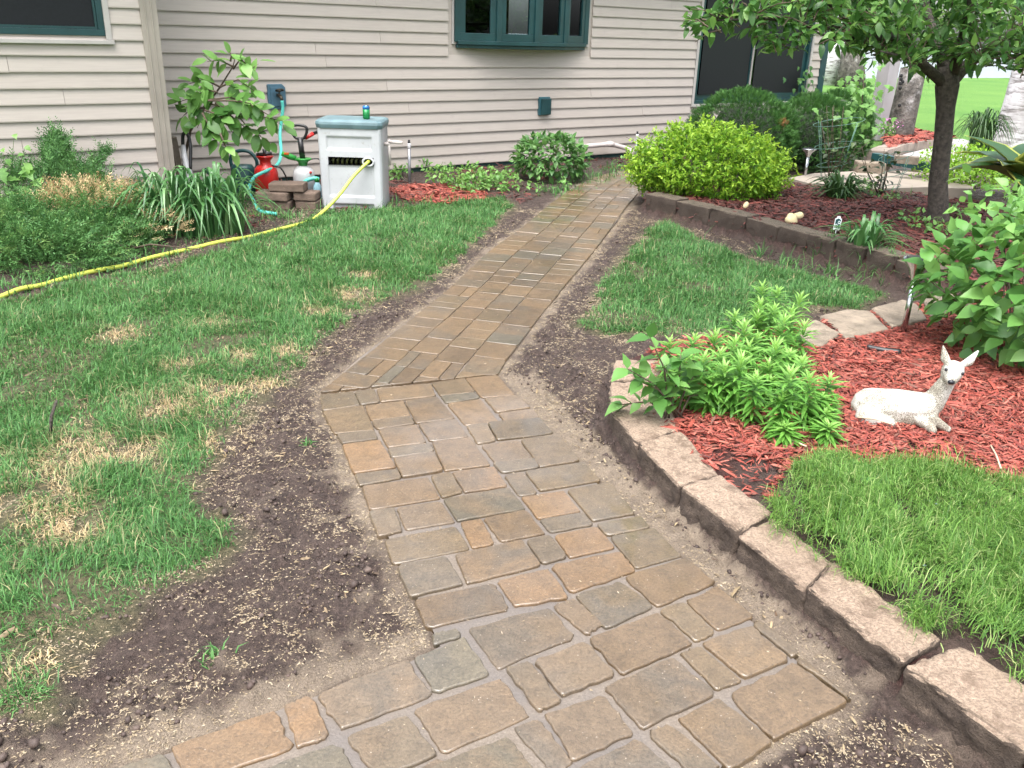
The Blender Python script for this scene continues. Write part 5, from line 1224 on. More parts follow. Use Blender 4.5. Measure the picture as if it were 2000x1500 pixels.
Md = np.concatenate([jun(620, (jd[0], jd[1], jd[2] - .05), (.40, .30, .12), .15, .8, -.1), jun(60, (j2[0] + .38, j2[1] - .12, .12), (.18, .2, .12), .13), jun(26, (j3[0] + .1, j3[1] + .3, .30), (.12, .1, .06), .12)])
o = leaf_stuff('dead_foliage', T_FROND, M['deadjun'], Md, ju, (rng.random(len(Md)) < .15) * .9); o['label'] = 'dead straw-brown juniper sprays'
Mu = np.concatenate([frames(D(112 + rng.normal(0, 15), 312 + rng.normal(0, 20), 7.3 + rng.normal(0, .08))[None] , [[rng.normal(.1, .35), rng.normal(0, .3), 1]], [[0, -1, .2]], rng.uniform(.13, .2)) for _ in range(300)] + [frames(D(175 + (q := rng.random()) * 30 + rng.normal(0, 6), 330 - q * 35 + rng.normal(0, 6), 7.5)[None], [[rng.normal(.6, .5), rng.normal(0, .4), .9]], [[0, -1, .2]], rng.uniform(.08, .14)) for _ in range(90)])
Mu = np.concatenate([Mu] + [frames(D(rng.uniform(0, 215), 352 + rng.normal(0, 14), 7.2 + rng.normal(0, .1))[None], [[rng.normal(0, .4), rng.normal(-.2, .3), .8]], [[0, -1, .3]], rng.uniform(.12, .2)) for _ in range(420)])
leaf_stuff('upright_foliage', T_FROND, M['juniper'], Mu, ju)
mb = MB()
for q in range(12):
    a = rng.uniform(0, 6.28); P0_ = jb + [rng.normal(0, .15), rng.normal(0, .1), 0]; P1 = jb + [math.cos(a) * rng.uniform(.4, 1), math.sin(a) * rng.uniform(.1, .3), rng.uniform(.03, .15)]; mb.tube([P0_, (P0_ + P1) / 2 + [0, 0, .06], P1], [.01, .007, .003], 5)
mb.build('branches', M['twig'], ju, True)

# ---- daylily clump
dl = np.append(G(375, 462)[:2], 0)
dy = thing('daylily_clump', 'dense clump of arching strap leaves in front of the corner post', 'daylily', dl)
def strap_mesh(key, h, reach, seed, mat):
    n = 9; vs = []; fs = []
    for i in range(n):
        f_ = i / (n - 1); a = min(1, f_ * 1.0); y = reach * (f_ ** 1.5); z = h * math.sin(f_ ** .85 * math.pi * (.55 + .34 * min(1, reach / .4))); wd = .0125 * (1 - f_ ** 3) + .0005
        vs += [(-wd, y, z + wd * .5), (0, y, z), (wd, y, z + wd * .5)]
    for i in range(n - 1): fs += [(3 * i, 3 * i + 1, 3 * i + 4, 3 * i + 3), (3 * i + 1, 3 * i + 2, 3 * i + 5, 3 * i + 4)]
    me = bpy.data.meshes.new(key); me.from_pydata(vs, [], fs); me.materials.append(mat); me.polygons.foreach_set('use_smooth', [True] * len(fs)); me.update(); return me
SM = [strap_mesh('strap_leaf_%d' % i, h, rc, i, M['daylily']) for i, (h, rc) in enumerate(((.48, .14), (.46, .22), (.42, .34), (.36, .46), (.50, .18), (.30, .42), (.40, .30)))]
def straps(parent, base, n, rad, meshes, sc=(.75, 1.15)):
    L = np.array(parent.location)
    for i in range(n):
        a = rng.uniform(0, 2 * math.pi); rr = rad * math.sqrt(rng.random()); o = bpy.data.objects.new('leaf', meshes[i % len(meshes)]); COL.objects.link(o); o.parent = parent
        k = rng.uniform(*sc); o.color = ((rng.random() < .12) * .6, 0, 0, 1)
        o.matrix_basis = Matrix.Translation((base[0] - L[0] + rr * math.cos(a), base[1] - L[1] + rr * math.sin(a) * .8, base[2] - L[2] - .01)) @ Matrix.Rotation(a - math.pi / 2 + rng.normal(0, .5), 4, 'Z') @ Matrix.Rotation(rng.normal(0, .08), 4, 'X') @ Matrix.Diagonal((k, k, k, 1))
straps(dy, dl + [-.12, .10, 0], 165, .26, SM); straps(dy, dl + [.16, .16, 0], 130, .24, SM)

# ---- grapevine and tall weed at the far left
vb = np.append(G(20, 430)[:2], 0); vn = thing('grapevine', 'light green broad vine leaves at the left edge by the juniper', 'vine', vb)
mb = MB(); pts = [(10, 350), (40, 345), (55, 365), (60, 320), (5, 385), (30, 375), (70, 350), (0, 330), (48, 330), (15, 310), (20, 400), (62, 380), (45, 300), (28, 262), (5, 290), (50, 285), (10, 420)]
lv = []
for x, y in pts:
    q = D(x, y, 6.9); lv.append(q); mb.tube([vb, (vb + q) / 2 + [0, 0, .05], q], [.004, .003, .0015], 5)
mb.build('stem', M['gstem'], vn, True); lv = np.array(lv)
MAPLE = [(0, .03), (.05, .22), (.22, .46), (.32, .26), (.48, .40), (.62, .18), (1, 0)]
T_MAPLE = [leaf_t(MAPLE, .15, d_) for d_ in (.1, .3)]
sz = np.where(lv[:, 2] > .55, .06, .14) * rng.uniform(.8, 1.1, len(lv))
leaf_objs('leaf', T_MAPLE, 'vine_leaf', M['vine'], frames(lv, np.array([.2, -.5, -.5]) + rng.normal(0, .4, (len(lv), 3)), np.array([0, -.6, 1.0]) + rng.normal(0, .2, (len(lv), 3)), sz), vn, rng.random(len(lv)) * .5)
# ---- maple sapling by the evergreens
mb_ = D(1678, 300, 12.0); mb_ = np.array([mb_[0], mb_[1], 0]); ms = thing('maple_sapling', 'slender maple sapling rising out of the rightmost evergreen', 'sapling', mb_)
st = [mb_, D(1682, 230, 12.0), D(1685, 180, 12.0), D(1688, 140, 12.0)]; MB().tube(st, [.012, .010, .007, .004], 6).build('stem', M['twig'], ms, True)
lv = np.array([D(1683 + rng.normal(0, 22), 185 + rng.normal(0, 32), 12.0 + rng.normal(0, .12)) for _ in range(110)] + [D(1660 + rng.normal(0, 28), 235 + rng.normal(0, 16), 11.6 + rng.normal(0, .1)) for _ in range(45)])
n = len(lv); leaf_objs('leaf', T_MAPLE, 'maple_leaf', M['sapleaf'], frames(lv, np.array([0, -.4, -.6]) + rng.normal(0, .5, (n, 3)), np.array([0, -.6, 1.0]) + rng.normal(0, .3, (n, 3)), rng.uniform(.07, .125, n)), ms, rng.random(n) * .5)
# ---- vine on the house beside the wide window
vl = np.array([wp(*wall(1560 + rng.normal(0, 14) + q * 20, 250 - q * 120 + rng.normal(0, 6), .08), .08 + rng.uniform(0, .08)) for q in rng.random(60)])
hv = thing('wall_vine', 'climbing vine on the siding between the wide window and the corner', 'vine', np.array([vl[:, 0].mean(), vl[:, 1].mean(), 0]))
MB().tube([wp(*wall(1552, 300, .06), .06), wp(*wall(1558, 200, .05), .05), wp(*wall(1580, 130, .06), .06)], [.008, .006, .003], 6).build('stem', M['twig'], hv, True)
leaf_objs('leaf', T_MAPLE, 'wall_vine_leaf', M['hydleaf'], frames(vl, np.array([0, -.4, -.7]) + rng.normal(0, .5, (60, 3)), -WN + np.array([0, 0, .5]) + rng.normal(0, .3, (60, 3)), rng.uniform(.07, .12, 60)), hv)
# ---- hosta at the right edge
HB = np.append(G(1990, 385, .2)[:2], .18); ho = thing('hosta', 'big hosta with dark leaves edged in yellow at the right margin', 'hosta', HB)
HP = [(0, .03), (.12, .16), (.35, .30), (.6, .27), (.85, .12), (1, 0)]
T_H = [leaf_t(HP, .35, d_) for d_ in (.5, .8)]; T_HE = [leaf_t([(a, b_ * 1.16 + .01) for a, b_ in HP[:-1]] + [(1.05, 0)], .35, d_) for d_ in (.5, .8)]
for i, (a, el_) in enumerate([(math.pi * f_ / 8, e_) for f_, e_ in zip(range(16), [35, 50, 40, 62, 35, 48, 58, 40, 35, 52, 44, 35, 62, 48, 40, 52])]):
    d = np.array([[math.cos(a) * math.cos(R(el_)), math.sin(a) * math.cos(R(el_)), math.sin(R(el_))]]); Mx = frames([HB + np.array([0, 0, .12]) + d[0] * .12], d, np.array([[0, 0, 1.0]]), rng.uniform(.48, .66))
    leaf_objs('leaf', [T_H[i % 2]], 'hosta_leaf%d' % (i % 2), M['hosta'], Mx, ho); lo = ho.children[-1] if False else [q for q in COL.objects if q.name.startswith('leaf')][-1] if False else None
    M2 = Mx.copy(); M2[:, 2, 3] -= .006; leaf_objs('leaf_margin', [T_HE[i % 2]], 'hosta_margin%d' % (i % 2), M['hostaedge'], M2, ho)
MB().lathe(HB, [(.06, -.05), (.08, .02), (.07, .14), (.03, .18)], 10).build('crown', M['gstem'], ho, True)
# ---- shrub and grass by the birch
gb2 = np.append(G(1888, 372, .1)[:2], .1); g2_ = thing('yellow_shrub', 'low yellow-green shrub right of the tree trunk', 'shrub', gb2)
Mx = bushleaves(3200, gb2 + [.15, .3, .18], (.62, .45, .26), .055, .8, .6, .3, -.5, .5, 7); Mx = Mx[Mx[:, 2, 3] > .08]; leaf_stuff('foliage', T_SMALL, M['spirea'], Mx, g2_, rng.random(len(Mx)) * .4)
stems(g2_, gb2, Mx[rng.integers(0, len(Mx), 20), :3, 3], .005, M['twig'], 'branches')
gg = np.append(G(1908, 300)[:2], 0); g3_ = thing('ornamental_grass', 'dark arching grass clump at the foot of the birch', 'grass clump', gg)
straps(g3_, gg, 110, .16, [strap_mesh('grass_leaf_%d' % i, h, rc, i, M['strap']) for i, (h, rc) in enumerate(((.62, .2), (.55, .34), (.48, .44)))], (.8, 1.2))
# ---- dark roses and low perennials in the tree bed
for (px, py, h, nl, lab, mt) in ((1622, 352, .85, 120, 'dark leafed rose bush beside the wire plant cage', 'darkleaf'), (1722, 385, .55, 60, 'thin dark rose in the mulch left of the trunk', 'darkleaf')):
    rb = np.append(G(px, py, .15)[:2], .14); rs_ = thing('rose_bush', lab, 'rose', rb); tips = rb + np.stack([rng.normal(0, .16, 9), rng.normal(0, .12, 9), rng.uniform(.35, 1, 9) * h], 1)
    stems(rs_, rb, tips, .006, M['twig'], 'cane'); i = rng.integers(0, 9, nl); f_ = rng.uniform(.3, 1, nl)[:, None]; p = rb + (tips[i] - rb) * f_ + rng.normal(0, .05, (nl, 3))
    leaf_stuff('foliage', T_OVATE, M[mt], frames(p, rdir(nl, -.6, .5), np.array([0, 0, 1.0]) + rng.normal(0, .4, (nl, 3)), rng.uniform(.05, .085, nl)), rs_, (rng.random(nl) < .15) * .8)
for (px, py, lab, k, col) in ((1640, 385, 'fine dark perennial tuft in the tree bed', 120, 'strap'), (1690, 478, 'floppy strap-leaved plant beside the white plant tag', 60, 'daylily')):
    pb = np.append(G(px, py, .2)[:2], .17); pt = thing('perennial_tuft', lab, 'plant', pb); straps(pt, pb, k, .12, [strap_mesh('tuft_leaf_%s%d' % (col, i), h, rc, i, M[col]) for i, (h, rc) in enumerate(((.24, .16), (.18, .24), (.12, .28)))], (.7, 1.2))
lw_ = [(1690, 375, 40), (1680, 365, 30), (1800, 445, 40), (1780, 430, 30), (1740, 395, 25), (1860, 420, 40), (1830, 450, 40)]
o = leaf_stuff('bed_seedlings', T_OVATE, M['vine'], np.concatenate([bushleaves(k, np.append(G(px, py, .2)[:2], .22), (.12, .12, .08), .05, 1.2, .5, .2, -.3, .5) for px, py, k in lw_]), None); tag(o, 'small green seedlings around the cherry trunk', 'seedlings')
# fallen leaves in the mulch mat and phlox
o = leaf_stuff('volunteer_leaves', T_OVATE, M['bigleaf'], np.concatenate([frames(G(px, py, .14)[None], rng.normal(0, 1, (1, 3)) * [1, 1, .2], np.array([[0, -.3, 1.0]]), L) for px, py, L in ((1715, 940, .10), (1650, 930, .08), (1695, 985, .08), (1680, 905, .07), (1600, 905, .06), (1655, 900, .07))]), None); tag(o, 'few broad volunteer leaves poking out of the feathery ground cover', 'weeds')

# ================================================================== THINGS BY THE HOUSE
M['reelbox'] = plain('dirty_grey_white_plastic', (.45, .46, .475), .55, .07, 4, bs=.1, bsc=90, dirt=((.30, .29, .26), 22, .60))
M['reellid'] = plain('faded_teal_lid', (.115, .185, .205), .5, .18, 7, dirt=((.17, .24, .25), 5, .5))
M['yhose'] = plain('yellow_hose', (.50, .55, .085), .4, .06, 8, bs=.05)
M['those'] = plain('turquoise_hose', (.10, .52, .44), .35, .08, 8, bs=.05)
M['blackpl'] = plain('black_plastic', (.015, .015, .016), .4, .2, 12)
M['redpl'] = plain('red_plastic', (.52, .018, .014), .32, .12, 7, bs=.04)
M['greenpl'] = plain('green_plastic', (.03, .28, .045), .4, .12, 9)
M['orange'] = plain('orange_plastic', (.6, .12, .02), .4, .1, 9)
M['whitepl'] = plain('white_tank_plastic', (.52, .52, .53), .35, .05, 6, bs=.04)
M['dkteal'] = plain('dark_teal_plastic', (.012, .060, .062), .38, .15, 8)
M['steel'] = plain('grey_steel', (.30, .31, .33), .35, .15, 20, metal=.6)
M['chrome'] = plain('stainless_steel', (.55, .56, .58), .18, .06, 12, metal=1.0, bs=.03)
M['wood'] = plain('weathered_wood', (.185, .15, .115), .8, .22, 14, bs=.4, bsc=40)
M['brick'] = plain('brown_concrete_brick', (.150, .106, .080), .85, .18, 12, bs=.6, bsc=70, bd=.008, dirt=((.09, .062, .046), 20, .58))
M['shadedhose'] = plain('shaded_hose_coil', (.10, .11, .03), .5, .3, 10)  # same yellow hose, with the shade inside the slot put into its colour
M['cyan'] = plain('pale_blue_bottle', (.30, .52, .60), .3, .08, 8)

BX = G(689, 408); ft = BX[1]; zt = D(680, 251, ft)[2]
rb = thing('hose_reel_box', 'grimy grey-white hose storage box with faded teal lid', 'hose reel', (BX[0], BX[1] + .22, 0))
xl, xr = D(630, 408, ft)[0], D(748, 408, ft)[0]; hw0 = (xr - xl) / 2; hw1 = (D(742, 253, ft)[0] - D(618, 251, ft)[0]) / 2; cxb = (xl + xr) / 2; cxt = (D(742, 253, ft)[0] + D(618, 251, ft)[0]) / 2; cxt = cxb + (cxt - cxb) * .5
def bxp(u, w_, d):                     # u -1..1 across, w 0..1 up, d metres back from the front
    return np.array([(cxb + (cxt - cxb) * w_) + u * (hw0 + (hw1 - hw0) * w_), ft - .015 * w_ + d, zt * w_])
def bxbox(mb, u0, u1, w0, w1, d0, d1):
    P = [bxp(u, w_, d) for w_ in (w0, w1) for u, d in ((u0, d0), (u1, d0), (u1, d1), (u0, d1))]
    return mb.add(P, [(3, 2, 1, 0), (4, 5, 6, 7), (0, 1, 5, 4), (1, 2, 6, 5), (2, 3, 7, 6), (3, 0, 4, 7)])
bd = .44
def rect_in(u, w_, u0, u1, w0, w1, e):   # 1 inside the rounded panel, 0 outside
    return sstep(-e, e, np.minimum(u - u0, u1 - u)) * sstep(-e, e, np.minimum(w_ - w0, w1 - w_))
nu, nw = 90, 110
U, Wg = np.meshgrid(np.linspace(-1, 1, nu), np.linspace(0, 1, nw)); uu, ww = U.ravel(), Wg.ravel()
dep = .016 * rect_in(uu, ww, -.72, .70, .745, .895, .018) + .012 * rect_in(uu, ww, -.72, .74, .16, .545, .018) + .03 * rect_in(uu, ww, -.62, .70, -.2, .055, .015) + .02 * (sstep(.93, 1.0, np.abs(uu)) ** 2)
V = np.array([bxp(a_, b_, c_) for a_, b_, c_ in zip(uu, ww, dep)]); ix = np.arange(nu * nw).reshape(nw, nu)
F = np.stack([ix[:-1, :-1], ix[:-1, 1:], ix[1:, 1:], ix[1:, :-1]], -1).reshape(-1, 4); cu = uu[F].mean(1); cw = ww[F].mean(1)
F = F[~((cu > -.70) & (cu < .745) & (cw > .555) & (cw < .648))]
nb_ = len(V); S4 = np.array([bxp(u_, w_, d_) for w_ in (0, 1) for u_, d_ in ((-1, .02), (1, .02), (1, bd), (-1, bd))]); V = np.concatenate([V, S4])
F = np.concatenate([F, np.array([(1, 2, 6, 5), (2, 3, 7, 6), (3, 0, 4, 7)]) + nb_])
me = npmesh('body', V, [(4, F)], None, False); me.polygons.foreach_set('use_smooth', np.ones(len(me.polygons), bool)); raw('body', me, M['reelbox'], rb)
mb = MB(); bxbox(mb, -.76, .76, .5, .72, .20, .21); bxbox(mb, -.77, .77, .5, .545, .05, .2); mb.build('slot_dark_sheet', M['black'], rb)  # added black sheets: the shade inside the slot put into their colour
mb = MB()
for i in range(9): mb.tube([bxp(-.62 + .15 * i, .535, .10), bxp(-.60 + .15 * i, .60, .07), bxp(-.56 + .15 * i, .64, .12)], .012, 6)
mb.build('coiled_hose', M['shadedhose'], rb, True)
th = np.linspace(0, 2 * math.pi, 17); hc_ = bxp(.58, .60, -.004); mb = MB(); mb.tube([hc_ + [.05 * math.cos(a), -.006, .037 * math.sin(a)] for a in th], .010, 8, False); mb.build('hose_guide', M['reelbox'], rb, True)
mb = MB(); P = []
for w_, e_, k in ((0, .012, 1.03), (.035, .022, 1.06), (.06, .018, 1.05), (.075, -.01, .98)):
    z_ = zt + w_ * 1.0; hx = hw1 * k; P.append((hx, z_, e_))
vs = []
for hx, z_, e_ in P:
    y0, y1 = ft - .015 - e_, ft + bd + e_; c_ = .04
    vs += [(cxt - hx + c_, y0, z_), (cxt + hx - c_, y0, z_), (cxt + hx, y0 + c_, z_), (cxt + hx, y1 - c_, z_), (cxt + hx - c_, y1, z_), (cxt - hx + c_, y1, z_), (cxt - hx, y1 - c_, z_), (cxt - hx, y0 + c_, z_)]
fs = [tuple(range(8))[::-1], tuple(range(24, 32))] + [(8 * j + i, 8 * j + (i + 1) % 8, 8 * j + 8 + (i + 1) % 8, 8 * j + 8 + i) for j in range(3) for i in range(8)]
mb.add(vs, fs).build('lid', M['reellid'], rb, bev=.005)
ZL = zt + .075
ck = D(760, 275, ft + .2); c1 = bxp(1, .80, .2)
mb = MB(); mb.tube([c1, c1 + [.05, 0, 0]], .018, 10); a0 = c1 + [.045, 0, .02]; mb.tube([a0 + [0, 0, .02], a0 + [.005, 0, -.22]], .014, 8); mb.tube([a0 + [0, 0, .0], a0 + [.13, -.02, -.004]], .016, 10); mb.build('crank', M['pvc'], rb, True)
# soda can on the lid
cp_ = np.array([D(715, 232, ft + .12)[0], ft + .14, ZL]); can = thing('drink_can', 'green and blue drink can standing on the teal lid', 'can', cp_)
MB().lathe(cp_, [(.024, 0), (.033, .008), (.033, .088)], 20).build('body', M['cangreen'] if 'cangreen' in M else plain('green_can', (.01, .20, .05), .25, .3, 30, metal=.3, dirt=((.75, .8, .75), 26, .66)), can, True)
MB().lathe(cp_, [(.0333, .0885), (.033, .112), (.026, .122)], 20).build('blue_band', plain('blue_can', (.03, .17, .45), .25, .5, 25, metal=.3), can, True)
MB().lathe(cp_, [(.026, .1225), (.022, .124), (.021, .119)], 20).build('top', M['chrome'], can, True)
# yellow hose from the slot over the grass
hp = [bxp(.58, .60, .12), bxp(.57, .60, -.02), D(690, 345, ft - .12), D(665, 378, ft - .26), D(640, 405, ft - .38)] + [G(x, y, .022) + [0, 0, .006 * math.sin(x * .05)] for x, y in [(610, 428), (575, 440), (545, 449), (490, 461), (430, 473), (370, 486), (300, 503), (240, 518), (190, 528), (130, 543), (80, 556), (40, 566), (-20, 585), (-120, 610)]]
def smooth(P, n=8):
    P = np.array(P, float); Q = np.concatenate([[2 * P[0] - P[1]], P, [2 * P[-1] - P[-2]]]); out = []
    for i in range(1, len(Q) - 2):
        for t_ in np.linspace(0, 1, n, endpoint=False):
            a, b_, c_, d_ = Q[i - 1], Q[i], Q[i + 1], Q[i + 2]; out.append(.5 * ((2 * b_) + (c_ - a) * t_ + (2 * a - 5 * b_ + 4 * c_ - d_) * t_ ** 2 + (3 * b_ - a - 3 * c_ + d_) * t_ ** 3))
    out.append(P[-1]); return out
o = MB().tube(smooth(hp), .0155, 10).build('garden_hose', M['yhose'], None, True); tag(o, 'yellow garden hose running from the box across the lawn edge', 'hose')
# turquoise hose from the faucet
hp = [FAU, FAU - [0, 0, .10], D(547, 260, 9.5), D(549, 300, 9.2), D(541, 322, 8.9), D(520, 334, 8.7), D(498, 345, 8.6), D(488, 362, 8.55), D(488, 378, 8.5), D(495, 392, 8.45), G(508, 412, .02), G(540, 418, .02)]
o = MB().tube(smooth(hp), .017, 10).build('garden_hose', M['those'], None, True); tag(o, 'turquoise hose hanging from the wall faucet', 'hose')
# bricks
br0 = G(545, 412); bk = [(-.06, .02, .035, .04, .30), (.235, .06, .035, -.03, .20), (-.075, .0, .117, .02, .31), (.225, .05, .117, .04, .21), (.055, .03, .199, .12, .33)]
lab = ['left block of the bottom course in the small stack', 'right block of the bottom course in the small stack', 'left block of the middle course in the small stack', 'right block of the middle course in the small stack', 'topmost block of the small stack beside the hose box']
for (dx, dy_, z, rz, L), lb_ in zip(bk, lab):
    c_, s_ = math.cos(rz - .12), math.sin(rz - .12); hx, hy = L / 2, .095
    q = [(br0[0] + dx + a * c_ - b_ * s_, br0[1] + .15 + dy_ + a * s_ + b_ * c_) for a, b_ in ((-hx, -hy), (hx, -hy), (hx, hy), (-hx, hy))]
    o = rough_block('brick', q, .078, z + .039, M['brick'], None, 3, .003, .004, seed=int(z * 100) + 3); tag(o, 'brown concrete ' + lb_, 'brick', 'bricks stacked beside the hose box')
# red pump tank
rp = np.append(G(518, 386)[:2], 0); rp[1] += .1; k = rp[1] / 1690 * 1.02
def zat(py, base, px): return D(px, py, base[1])[2]
rc = thing('red_sprayer_tank', 'shiny red pump sprayer tank behind the bricks', 'sprayer', rp)
H1 = zat(305, rp, 518); MB().lathe(rp, [(.10, 0), (.115, .02), (.118, H1 * .55), (.108, H1 * .68), (.085, H1 * .76), (.055, H1 * .80), (.055, H1 * .9), (.085, H1 * .99), (.088, H1)], 24).build('tank', M['redpl'], rc, True)
mb = MB(); mb.tube([rp + [.0, 0, H1], rp + [0, 0, H1 + .07]], .02, 10); mb.tube([rp + [-.08, 0, H1 + .01], rp + [.07, 0, H1 + .03]], .018, 8); mb.build('pump', M['blackpl'], rc, True)
MB().tube(smooth([rp + [.07, -.02, H1 * .78], rp + [.16, -.03, H1 * .72], rp + [.2, .02, H1 * .4], rp + [.17, .1, .02]]), .008, 6).build('tube', M['blackpl'], rc, True)
# watering can
wc = rp + [-.26, .08, 0]; wt = thing('watering_can', 'dark teal watering can with looped handle left of the red tank', 'watering can', wc)
H2 = zat(322, wc, 480); MB().lathe(wc, [(.125, 0), (.135, .02), (.13, H2 * .5), (.115, H2 * .9), (.10, H2)], 22, 1, .8).build('body', M['dkteal'], wt, True)
MB().tube(smooth([wc + [-.10, 0, H2 * .75], wc + [-.11, 0, H2 + .06], wc + [-.04, 0, H2 + .13], wc + [.08, 0, H2 + .13], wc + [.15, 0, H2 + .04], wc + [.13, 0, H2 * .7]]), .018, 8).build('handle', M['dkteal'], wt, True)
mb = MB(); mb.tube([wc + [-.1, 0, .08], wc + [-.25, -.05, H2 * .5], wc + [-.36, -.08, H2 * .85]], [.035, .024, .02], 8); mb.build('spout', M['dkteal'], wt, True)
# white pump sprayer
sp0 = np.append(G(592, 386)[:2], 0); sp0[1] += .08; sp2 = thing('pump_sprayer', 'white tank pump sprayer with green collar and black pump handle', 'sprayer', sp0)
S = lambda py: zat(py, sp0, 588)
MB().lathe(sp0, [(.07, 0), (.095, .015), (.105, S(355)), (.107, S(341)), (.098, S(332)), (.07, S(327)), (.045, S(323))], 24).build('tank', M['whitepl'], sp2, True)
MB().lathe(sp0 + [0, 0, 0], [(.042, S(324)), (.044, S(319)), (.05, S(316)), (.085, S(311)), (.088, S(309)), (.06, S(309))], 20).build('collar', M['greenpl'], sp2, True)
mb = MB(); mb.tube([sp0 + [0, 0, S(310)], sp0 + [-.015, 0, S(270)]], .028, 12); mb.build('pump_shaft', M['blackpl'], sp2, True)
hb_ = sp0 + [-.02, 0, S(270)]; mb = MB(); mb.tube(smooth([hb_ + [-.04, 0, 0], hb_ + [-.075, 0, .06], hb_ + [-.07, 0, .11], hb_ + [0, 0, .125], hb_ + [.07, 0, .11], hb_ + [.075, 0, .06], hb_ + [.04, 0, 0], hb_ + [-.04, 0, 0]]), .014, 8); mb.build('handle', M['blackpl'], sp2, True)
mb = MB(); w0 = sp0 + [-.06, -.03, S(309)]; mb.tube([w0, w0 + [-.06, -.02, .02], w0 + [-.13, -.03, .05]], [.025, .03, .022], 8); mb.build('spray_gun', M['greenpl'], sp2, True)
MB().box(w0 + np.array([-.08, -.045, .05]), (.05, .02, .02)).build('trigger', M['orange'], sp2, bev=.004)
mb = MB(); w1 = sp0 + [.03, .03, S(272)]; mb.tube([w1, w1 + [.07, .05, .05]], [.012, .022], 8); mb.build('wand_grip', M['redpl'], sp2, True)
mb = MB(); mb.tube([w1 + [.06, .05, .045], w1 + [.20, .1, .10]], .016, 8); mb.tube(smooth([sp0 + [.05, .02, S(312)], sp0 + [.14, .04, S(310)], sp0 + [.22, .05, S(318)]]), .007, 6); mb.build('wand', M['blackpl'], sp2, True)
MB().lathe(sp0 + [.085, -.06, S(335)], [(.012, -.01), (.014, .01), (.006, .014)], 10).build('valve', M['redpl'], sp2, True)
# spray bottle by the box
bt = sp0 + [.155, -.10, 0]; sb2 = thing('spray_bottle', 'pale blue hose-end spray bottle tucked beside the hose box', 'bottle', bt)
MB().lathe(bt, [(.035, 0), (.04, .01), (.04, .12), (.025, .155), (.022, .165)], 16).build('bottle', M['cyan'], sb2, True)
MB().tube(smooth([bt + [.02, 0, .19], bt + [-.03, -.01, .20], bt + [-.11, -.03, .17], bt + [-.19, -.05, .08]]), [.02] * 24 + [.015], 8).build('nozzle', M['those'], sb2, True)
MB().lathe(bt, [(.026, .166), (.028, .20), (.018, .21)], 12).build('cap', M['greenpl'], sb2, True)
# stakes
for px, py, top, lb_ in ((800, 356, 273, 'grey sprinkler riser with black tip beside the hose box'), (1240, 322, 256, 'grey sprinkler riser with black tip beside the white drain pipe')):
    b0 = np.append(G(px, py)[:2], 0); st = thing('sprinkler_riser', lb_, 'riser', b0, 'sprinkler risers in the wall bed'); h_ = D(px, top, b0[1])[2]
    MB().tube([b0 - [0, 0, .05], b0 + [0, 0, h_ * .84]], .017, 10).build('pole', M['steel'], st, True); MB().lathe(b0, [(.019, h_ * .80), (.021, h_ * .81), (.021, h_ * .91), (.018, h_ * .92)], 12).build('collar', M['whitepl'], st, True)
    MB().lathe(b0, [(.015, h_ * .92), (.017, h_ * .94), (.012, h_ * .96), (.014, h_ * .99), (.008, h_)], 12).build('tip', M['blackpl'], st, True)
# tools leaning in the corner
tb = D(362, 345, 8.3); tb[2] = 0; gt = thing('garden_hook', 'curved black handled garden tool with pale sleeve beside the corner post', 'garden tool', tb)
MB().tube(smooth([D(372, 330, 8.2), D(372, 285, 8.25), D(366, 262, 8.3), D(358, 262, 8.3), D(357, 280, 8.3), D(358, 290, 8.3)]), .016, 8).build('hook', M['blackpl'], gt, True)
MB().tube([D(358, 284, 8.3), D(360, 305, 8.25), D(368, 335, 8.2), np.append(D(372, 350, 8.2)[:2], 0)], [.02, .026, .036, .03], 8).build('sleeve', M['whitepl'], gt, True)
pl = np.append(D(355, 350, 8.4)[:2], 0); o = MB().tube([pl, D(337, 268, 8.35)], .04, 4).build('wood_stake', M['wood'], None); tag(o, 'weathered wooden stake leaning in the corner by the tool', 'stake')

# ================================================================== DEER ORNAMENT
def remeshed(name, balls, vox, sm=2, parent=None, mat=None):
    bm = bmesh.new()
    for p, r_ in balls:
        g = bmesh.ops.create_icosphere(bm, subdivisions=2, radius=1.0); rr = np.array(r_ if hasattr(r_, '__len__') else (r_,) * 3)
        for v in g['verts']: v.co = Vector([v.co[i] * rr[i] + p[i] for i in range(3)])
    me = bpy.data.meshes.new(name); bm.to_mesh(me); bm.free(); o = bpy.data.objects.new(name, me); COL.objects.link(o)
    m1 = o.modifiers.new('r', 'REMESH'); m1.mode = 'VOXEL'; m1.voxel_size = vox; m1.use_smooth_shade = True
    m2 = o.modifiers.new('s', 'SMOOTH'); m2.factor = .5; m2.iterations = sm
    dg_ = bpy.context.evaluated_depsgraph_get(); me2 = bpy.data.meshes.new_from_object(o.evaluated_get(dg_)); bpy.data.objects.remove(o); bpy.data.meshes.remove(me)
    me2.name = name; me2.polygons.foreach_set('use_smooth', [True] * len(me2.polygons)); return raw(name, me2, mat, parent)
m, t, b = nodes('speckled_white_concrete')
co_ = N(t, 'ShaderNodeTexCoord').outputs['Object']
n1 = noise(t, 7, 4, .6, co_); n2 = noise(t, 240, 3, .7, co_); n3 = noise(t, 420, 2, .6, co_)
c = ramp(t, n1, [(.38, (.62, .61, .57)), (.62, (.46, .43, .34))])
spk = mathn(t, 'ADD', n2, mathn(t, 'MULTIPLY', n1, .62))
c = mixc(t, ramp(t, spk, [(.80, (0, 0, 0)), (.86, (.9, .9, .9))]), c, (.15, .13, .10)); t.links.new(c, b.inputs['Base Color']); b.inputs['Roughness'].default_value = .75
bump(t, b, mathn(t, 'ADD', n2, n3), .6, .004); M['deer'] = m
dq = 3.50; dz = .085
